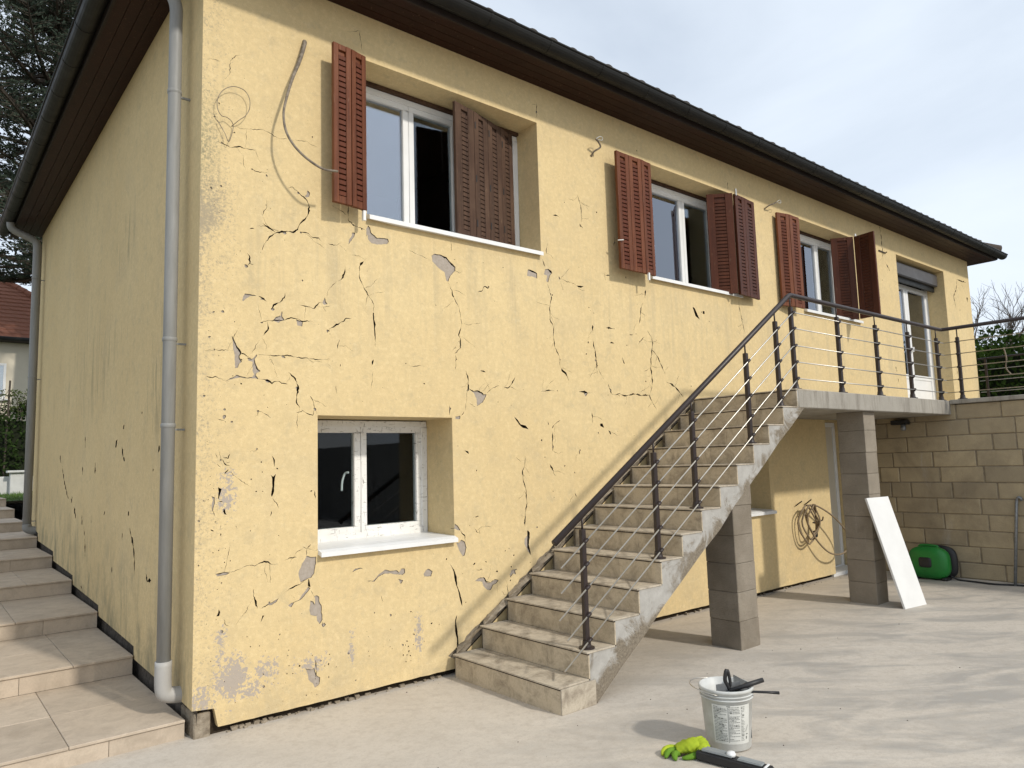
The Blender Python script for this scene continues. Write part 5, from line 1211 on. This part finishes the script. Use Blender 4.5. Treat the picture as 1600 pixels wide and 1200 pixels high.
# ------------------------------------------------------------------ background, left: lawn edge, low wall, hedge, neighbour, cedar
random.seed(21)
MBw = MB().box(-8, 9, 15.0, 15.25, 1.0, 1.60); setp(MBw.build('low_wall', 'lowwall', origin=(0, 15, 1.1), bevel=.01), 'low white garden wall across the lawn behind the steps', 'wall')
pw = thing('gate_pier', (.52, 14.9, 1.2), 'short white pier standing at the low garden wall', 'pier'); MB().box(.40, .75, 14.8, 15.02, 1.1, 1.68).build('shaft', 'lowwall', pw, bevel=.01); MB().box(.34, .81, 14.74, 15.08, 1.681, 1.73).build('cap', 'lowwall', pw, bevel=.008)
m = MB()
for i in range(7000):
    x, y = U(-1.6, 2.2), 12.3 + 2.7 * rnd() if i % 3 else 15.3 + 4 * rnd(); z = lawnz(x, y); h = U(.03, .09); a = U(0, 6); w = .006
    dx, dy = w * math.cos(a), w * math.sin(a); lx, ly = U(-.03, .03), U(-.03, .03); m.face([(x - dx, y - dy, z - .01), (x + dx, y + dy, z - .01), (x + lx, y + ly, z + h)])
setp(m.build('grass', 'grass', origin=(0, 13, 1.2)), 'short green grass on the strip above the garden steps', 'grass', kind='stuff')
def foliage(n, shape, size, mat, name, parent, lean=.9):
    m = MB()
    for i in range(n):
        p, nn = shape(); s = size * U(.6, 1.4); t = Vector((U(-1, 1), U(-1, 1), U(-1, 1))).normalized(); d = (nn * lean + t).normalized(); u = d.cross(Vector((U(-1, 1), U(-1, 1), U(-1, 1)))).normalized(); w = d.cross(u)
        u, w = u * s, w * s * .55; m.face([p - u, p + w * .9, p + u, p - w * .9])
    return m.build(name, mat, parent)
def hedge(name, x0, x1, y0, y1, z0, z1, n, size, mat, label, cat='hedge', top=.35):
    t = thing(name, ((x0 + x1) / 2, (y0 + y1) / 2, z0), label, cat)
    def shp():
        k = rnd(); x, y = U(x0, x1), U(y0, y1); hz = z1 + top * (.5 * math.sin(x * 1.3 + y * 1.1) + .4 * math.sin(x * 3.1 - y * 2.3 + 1) + .3 * math.sin(y * 5.2 + x))
        if k < .3: return Vector((x, y, hz + random.gauss(0, .07))), Vector((0, 0, 1))
        b = .18 * (math.sin(y * 4 + x * 3) + math.sin(z0 + x * 5))
        f_ = rnd()
        if f_ < .5: return Vector((x0 + random.gauss(0, .12) + b, y, U(z0, hz))), Vector((-1, 0, .3))
        return Vector((x, y0 + random.gauss(0, .12) + b, U(z0, hz))), Vector((0, -1, .3))
    foliage(n, shp, size, mat, 'leaves', t)
    MB().box(x0 + .25, x1 - .2, y0 + .25, y1 - .2, z0 - .1, z1 - .35).build('shade_core', simple('hedge_shade', (.012, .016, .008), (.02, .026, .012), 5, 1, .3, obj=False), t)  # solid near-black box standing in for the shade inside the hedge
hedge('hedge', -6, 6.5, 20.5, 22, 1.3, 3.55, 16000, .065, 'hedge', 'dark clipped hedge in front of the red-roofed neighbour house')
bh = thing('bare_shrub', (.9, 20.3, 1.4), 'thin leafy twigs rising above the dark hedge', 'shrub')
for i in range(14):
    x = .2 + U(0, 1.3); MB().tube([(x, 20.6, 3.2), (x + U(-.2, .2), 20.6, 3.75), (x + U(-.4, .4), 20.6, U(3.9, 4.25))], [.014, .009, .004], 5).build('twig', 'twig', bh)
foliage(320, lambda: (Vector((U(.3, 1.7), 20.55 + U(-.2, .2), U(3.4, 4.1))), Vector((0, -1, .3))), .05, leaf('pale_shrub_leaves', (.11, .13, .05), (.09, .11, .045), (.06, .08, .03)), 'leaves', bh)
MB().tube([(.75, 20.5, 1.4), (.82, 20.5, 4.35)], .025, 6).build('stake', 'bark', bh)

# neighbour's house
nb = thing('neighbour_house', (-3, 30, 1.4), 'cream house with red tiled hip roof behind the hedge', 'house')
NX0, NX1, NY0, NY1, NZ = -14.0, 5.0, 30.0, 39.0, 7.0
NWI = [(-1.3, 4.75, .55 + .95, 5.95)]
MB().box(NX0, NX1, NY0, NY1, .8, NZ).build('wall', 'paintedwall', nb)
for (a, b, c, d) in ((-.5, 1.50, 4.65, 6.05), (-.5, 1.4, 2.0, 3.5), (-5.5, -3.6, 4.65, 6.05), (-9.5, -7.6, 4.65, 6.05)):
    m = MB(); bars(m, a, b, c, d, .09, NY0 - .06, NY0 - .002); w = m.build('window', 'white', nb); MB().box(a + .09, b - .09, NY0 - .03, NY0 - .004, c + .09, d - .09).build('pane', 'glassup', w); MB().box(a - .08, b + .08, NY0 - .14, NY0 - .003, c - .08, c - .004).build('sill', 'lowwall', w); MB().box((a + b) / 2 - .04, (a + b) / 2 + .04, NY0 - .05, NY0 - .01, c + .09, d - .09).build('mullion', 'white', w)
o_ = .45; rp = .8; zr = NZ + ((NY1 - NY0) / 2 + o_) * rp; ym = (NY0 + NY1) / 2; hx = (NY1 - NY0) / 2
A, B, C_, D_ = Vector((NX0 - o_, NY0 - o_, NZ)), Vector((NX1 + o_, NY0 - o_, NZ)), Vector((NX1 + o_, NY1 + o_, NZ)), Vector((NX0 - o_, NY1 + o_, NZ)); R0, R1_ = Vector((NX0 + hx, ym, zr)), Vector((NX1 - hx, ym, zr))
nr = MB().face([A, B, R1_, R0]).face([B, C_, R1_]).face([C_, D_, R0, R1_]).face([D_, A, R0]).face([D_, C_, B, A]).build('roof', 'redtile', nb)
nc = 19
for i in range(nc):
    t0, t1 = i / nc, (i + 1.08) / nc; l0, r0 = A.lerp(R0, t0), B.lerp(R1_, t0); l1, r1 = A.lerp(R0, min(1, t1)), B.lerp(R1_, min(1, t1)); up_ = Vector((0, 0, .055)); m = MB()
    k = 60; 
    for j in range(k):
        a, b = l0.lerp(r0, j / k), l0.lerp(r0, (j + .93) / k); c, d = l1.lerp(r1, j / k), l1.lerp(r1, (j + .93) / k); z = U(-.006, .006); e = Vector((0, 0, z)); q = Vector((0, 0, .012))
        m.face([a + up_ + e, b + up_ + e, d + q + e, c + q + e]); m.face([a + e, b + e, b + up_ + e, a + up_ + e])
    m.build('tile_course', 'redtile', nr)
for P0, P1 in ((B, R1_), (A, R0), (R0, R1_)):
    for i in range(22): MB().tube([P0.lerp(P1, i / 22) + Vector((0, 0, .07)), P0.lerp(P1, (i + 1.1) / 22) + Vector((0, 0, .06))], [.14, .12], 8).build('ridge_tile', 'redtile', nr)
MB().tube([(NX0 - o_, NY0 - o_ - .07, NZ - .02), (NX1 + o_, NY0 - o_ - .07, NZ - .02)], .085, 10).build('gutter', 'gutter', nb, smooth=True)
MB().box(NX0 - o_, NX1 + o_, NY0 - o_, NY0, NZ - .1, NZ - .005).build('soffit_board', 'fascia', nb)

# cedar
random.seed(42)
ct = thing('cedar_tree', (2.34, 28.2, 1.4), 'tall dark cedar with layered branches behind the house corner', 'tree')
tx, ty = 2.34, 28.2; th = 28
trunk = MB().tube([(tx, ty, 1.0), (tx + .05, ty, 6), (tx + .25, ty, 12), (tx + .3, ty, 18), (tx + .35, ty, 1 + th)], [.38, .30, .25, .17, .04], 12).build('trunk', 'bark', ct, smooth=True)
lb_ = MB(); nd = MB()
def tuft(p, d, s):
    for _ in range(3):
        v = (d + Vector((U(-.8, .8), U(-.8, .8), U(-.35, .75)))).normalized() * s * U(.6, 1.3); u = v.cross(Vector((U(-1, 1), U(-1, 1), U(-1, 1)))).normalized() * s * .17
        nd.face([p - u * .6, p + v * .5 - u, p + v, p + v * .5 + u])
z = 9.2
while z < 1 + th - .6:
    for b in range(random.choice((2, 3, 3))):
        f = (z - 9) / (th - 8); R = (6.6 * (1 - f) ** .75 + .5) * U(.6, 1.1); az = U(0, 2 * math.pi); d = Vector((math.cos(az), math.sin(az), U(.02, .16))); R *= .5 if d.y > .25 and z < 14 else 1.1; p0 = Vector((tx + .25 * f, ty, z)); n = 9; pts = []
        dr_ = U(.0, .10)
        for i in range(n + 1): t = i / n; pts.append(p0 + d * R * t + Vector((0, 0, -dr_ * R * t * t + .05 * math.sin(5 * t + az))) + Vector((-d.y, d.x, 0)) * (.25 * math.sin(3 * t + z) * t))
        lb_.tube(pts, [.085 * (1 - .85 * i / n) * (.5 + R / 8) for i in range(n + 1)], 5, cap=False)
        for i in range(2, n + 1):
            for sgn in (-1, 1):
                for rep in range(2):
                    t = (i - rnd()) / n; p = pts[i - 1].lerp(pts[i], 1 - rnd()); sl = R * (.34 - .22 * t) * U(.55, 1.15); sd = (Vector((-d.y, d.x, 0)) * sgn + d * U(.25, .9) + Vector((0, 0, U(-.18, .22)))).normalized(); q = p + sd * sl + Vector((0, 0, -.06 * sl))
                    lb_.tube([p, p.lerp(q, .5) + Vector((0, 0, .03)), q], [.016, .011, .005], 3, cap=False)
                    k = max(5, int(sl * 13))
                    for j in range(k):
                        if rnd() < .12: continue
                        w = p.lerp(q, (j + rnd()) / k) + Vector((U(-.08, .08), U(-.08, .08), U(.0, .07))); tuft(w, (sd + Vector((0, 0, .35))).normalized(), .16)
        for j in range(8): tuft(pts[-1] + Vector((U(-.2, .2), U(-.2, .2), U(-.05, .08))), d, .13)
    z += U(.22, .36)
lb_.build('limbs', 'bark', ct); nd.build('crown', 'needle', ct)

# right: thuja hedge and bare tree beyond the terrace
random.seed(8)
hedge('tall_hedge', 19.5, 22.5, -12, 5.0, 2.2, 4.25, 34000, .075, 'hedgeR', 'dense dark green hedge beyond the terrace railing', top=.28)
random.seed(77)
bt = thing('bare_tree', (23.5, 3.2, 2.2), 'leafless tree with fine branches behind the tall hedge', 'tree')
tk = MB(); tw = MB()
def grow(m, p, d, L, r, lev):
    n = 4; pts = [p]; 
    for i in range(n): d = (d + Vector((U(-.16, .16), U(-.16, .16), U(-.04, .12)))).normalized(); pts.append(pts[-1] + d * L / n)
    m.tube(pts, [r * (1 - .45 * i / n) for i in range(n + 1)], 6 if lev < 2 else 4, cap=False)
    if lev >= 5: return
    for k in range(3 if lev < 4 else 4):
        i = random.choice((2, 3, 4, 4)); a = Vector((U(-1, 1), U(-1, 1), U(-.3, .9))).normalized(); grow(tw, pts[i], (d + a * .85).normalized(), L * U(.55, .8), r * .52, lev + 1)
grow(tk, Vector((23.5, 3.2, 2.0)), Vector((0, 0, 1)), 1.7, .12, 0)
for a in range(3): grow(tw, Vector((23.5, 3.2, 2.6 + .5 * a)), Vector((U(-.6, .6), -.8, .8)).normalized(), 1.5, .06, 1)
tk.build('trunk', 'twig', bt); tw.build('branches', 'twig', bt)
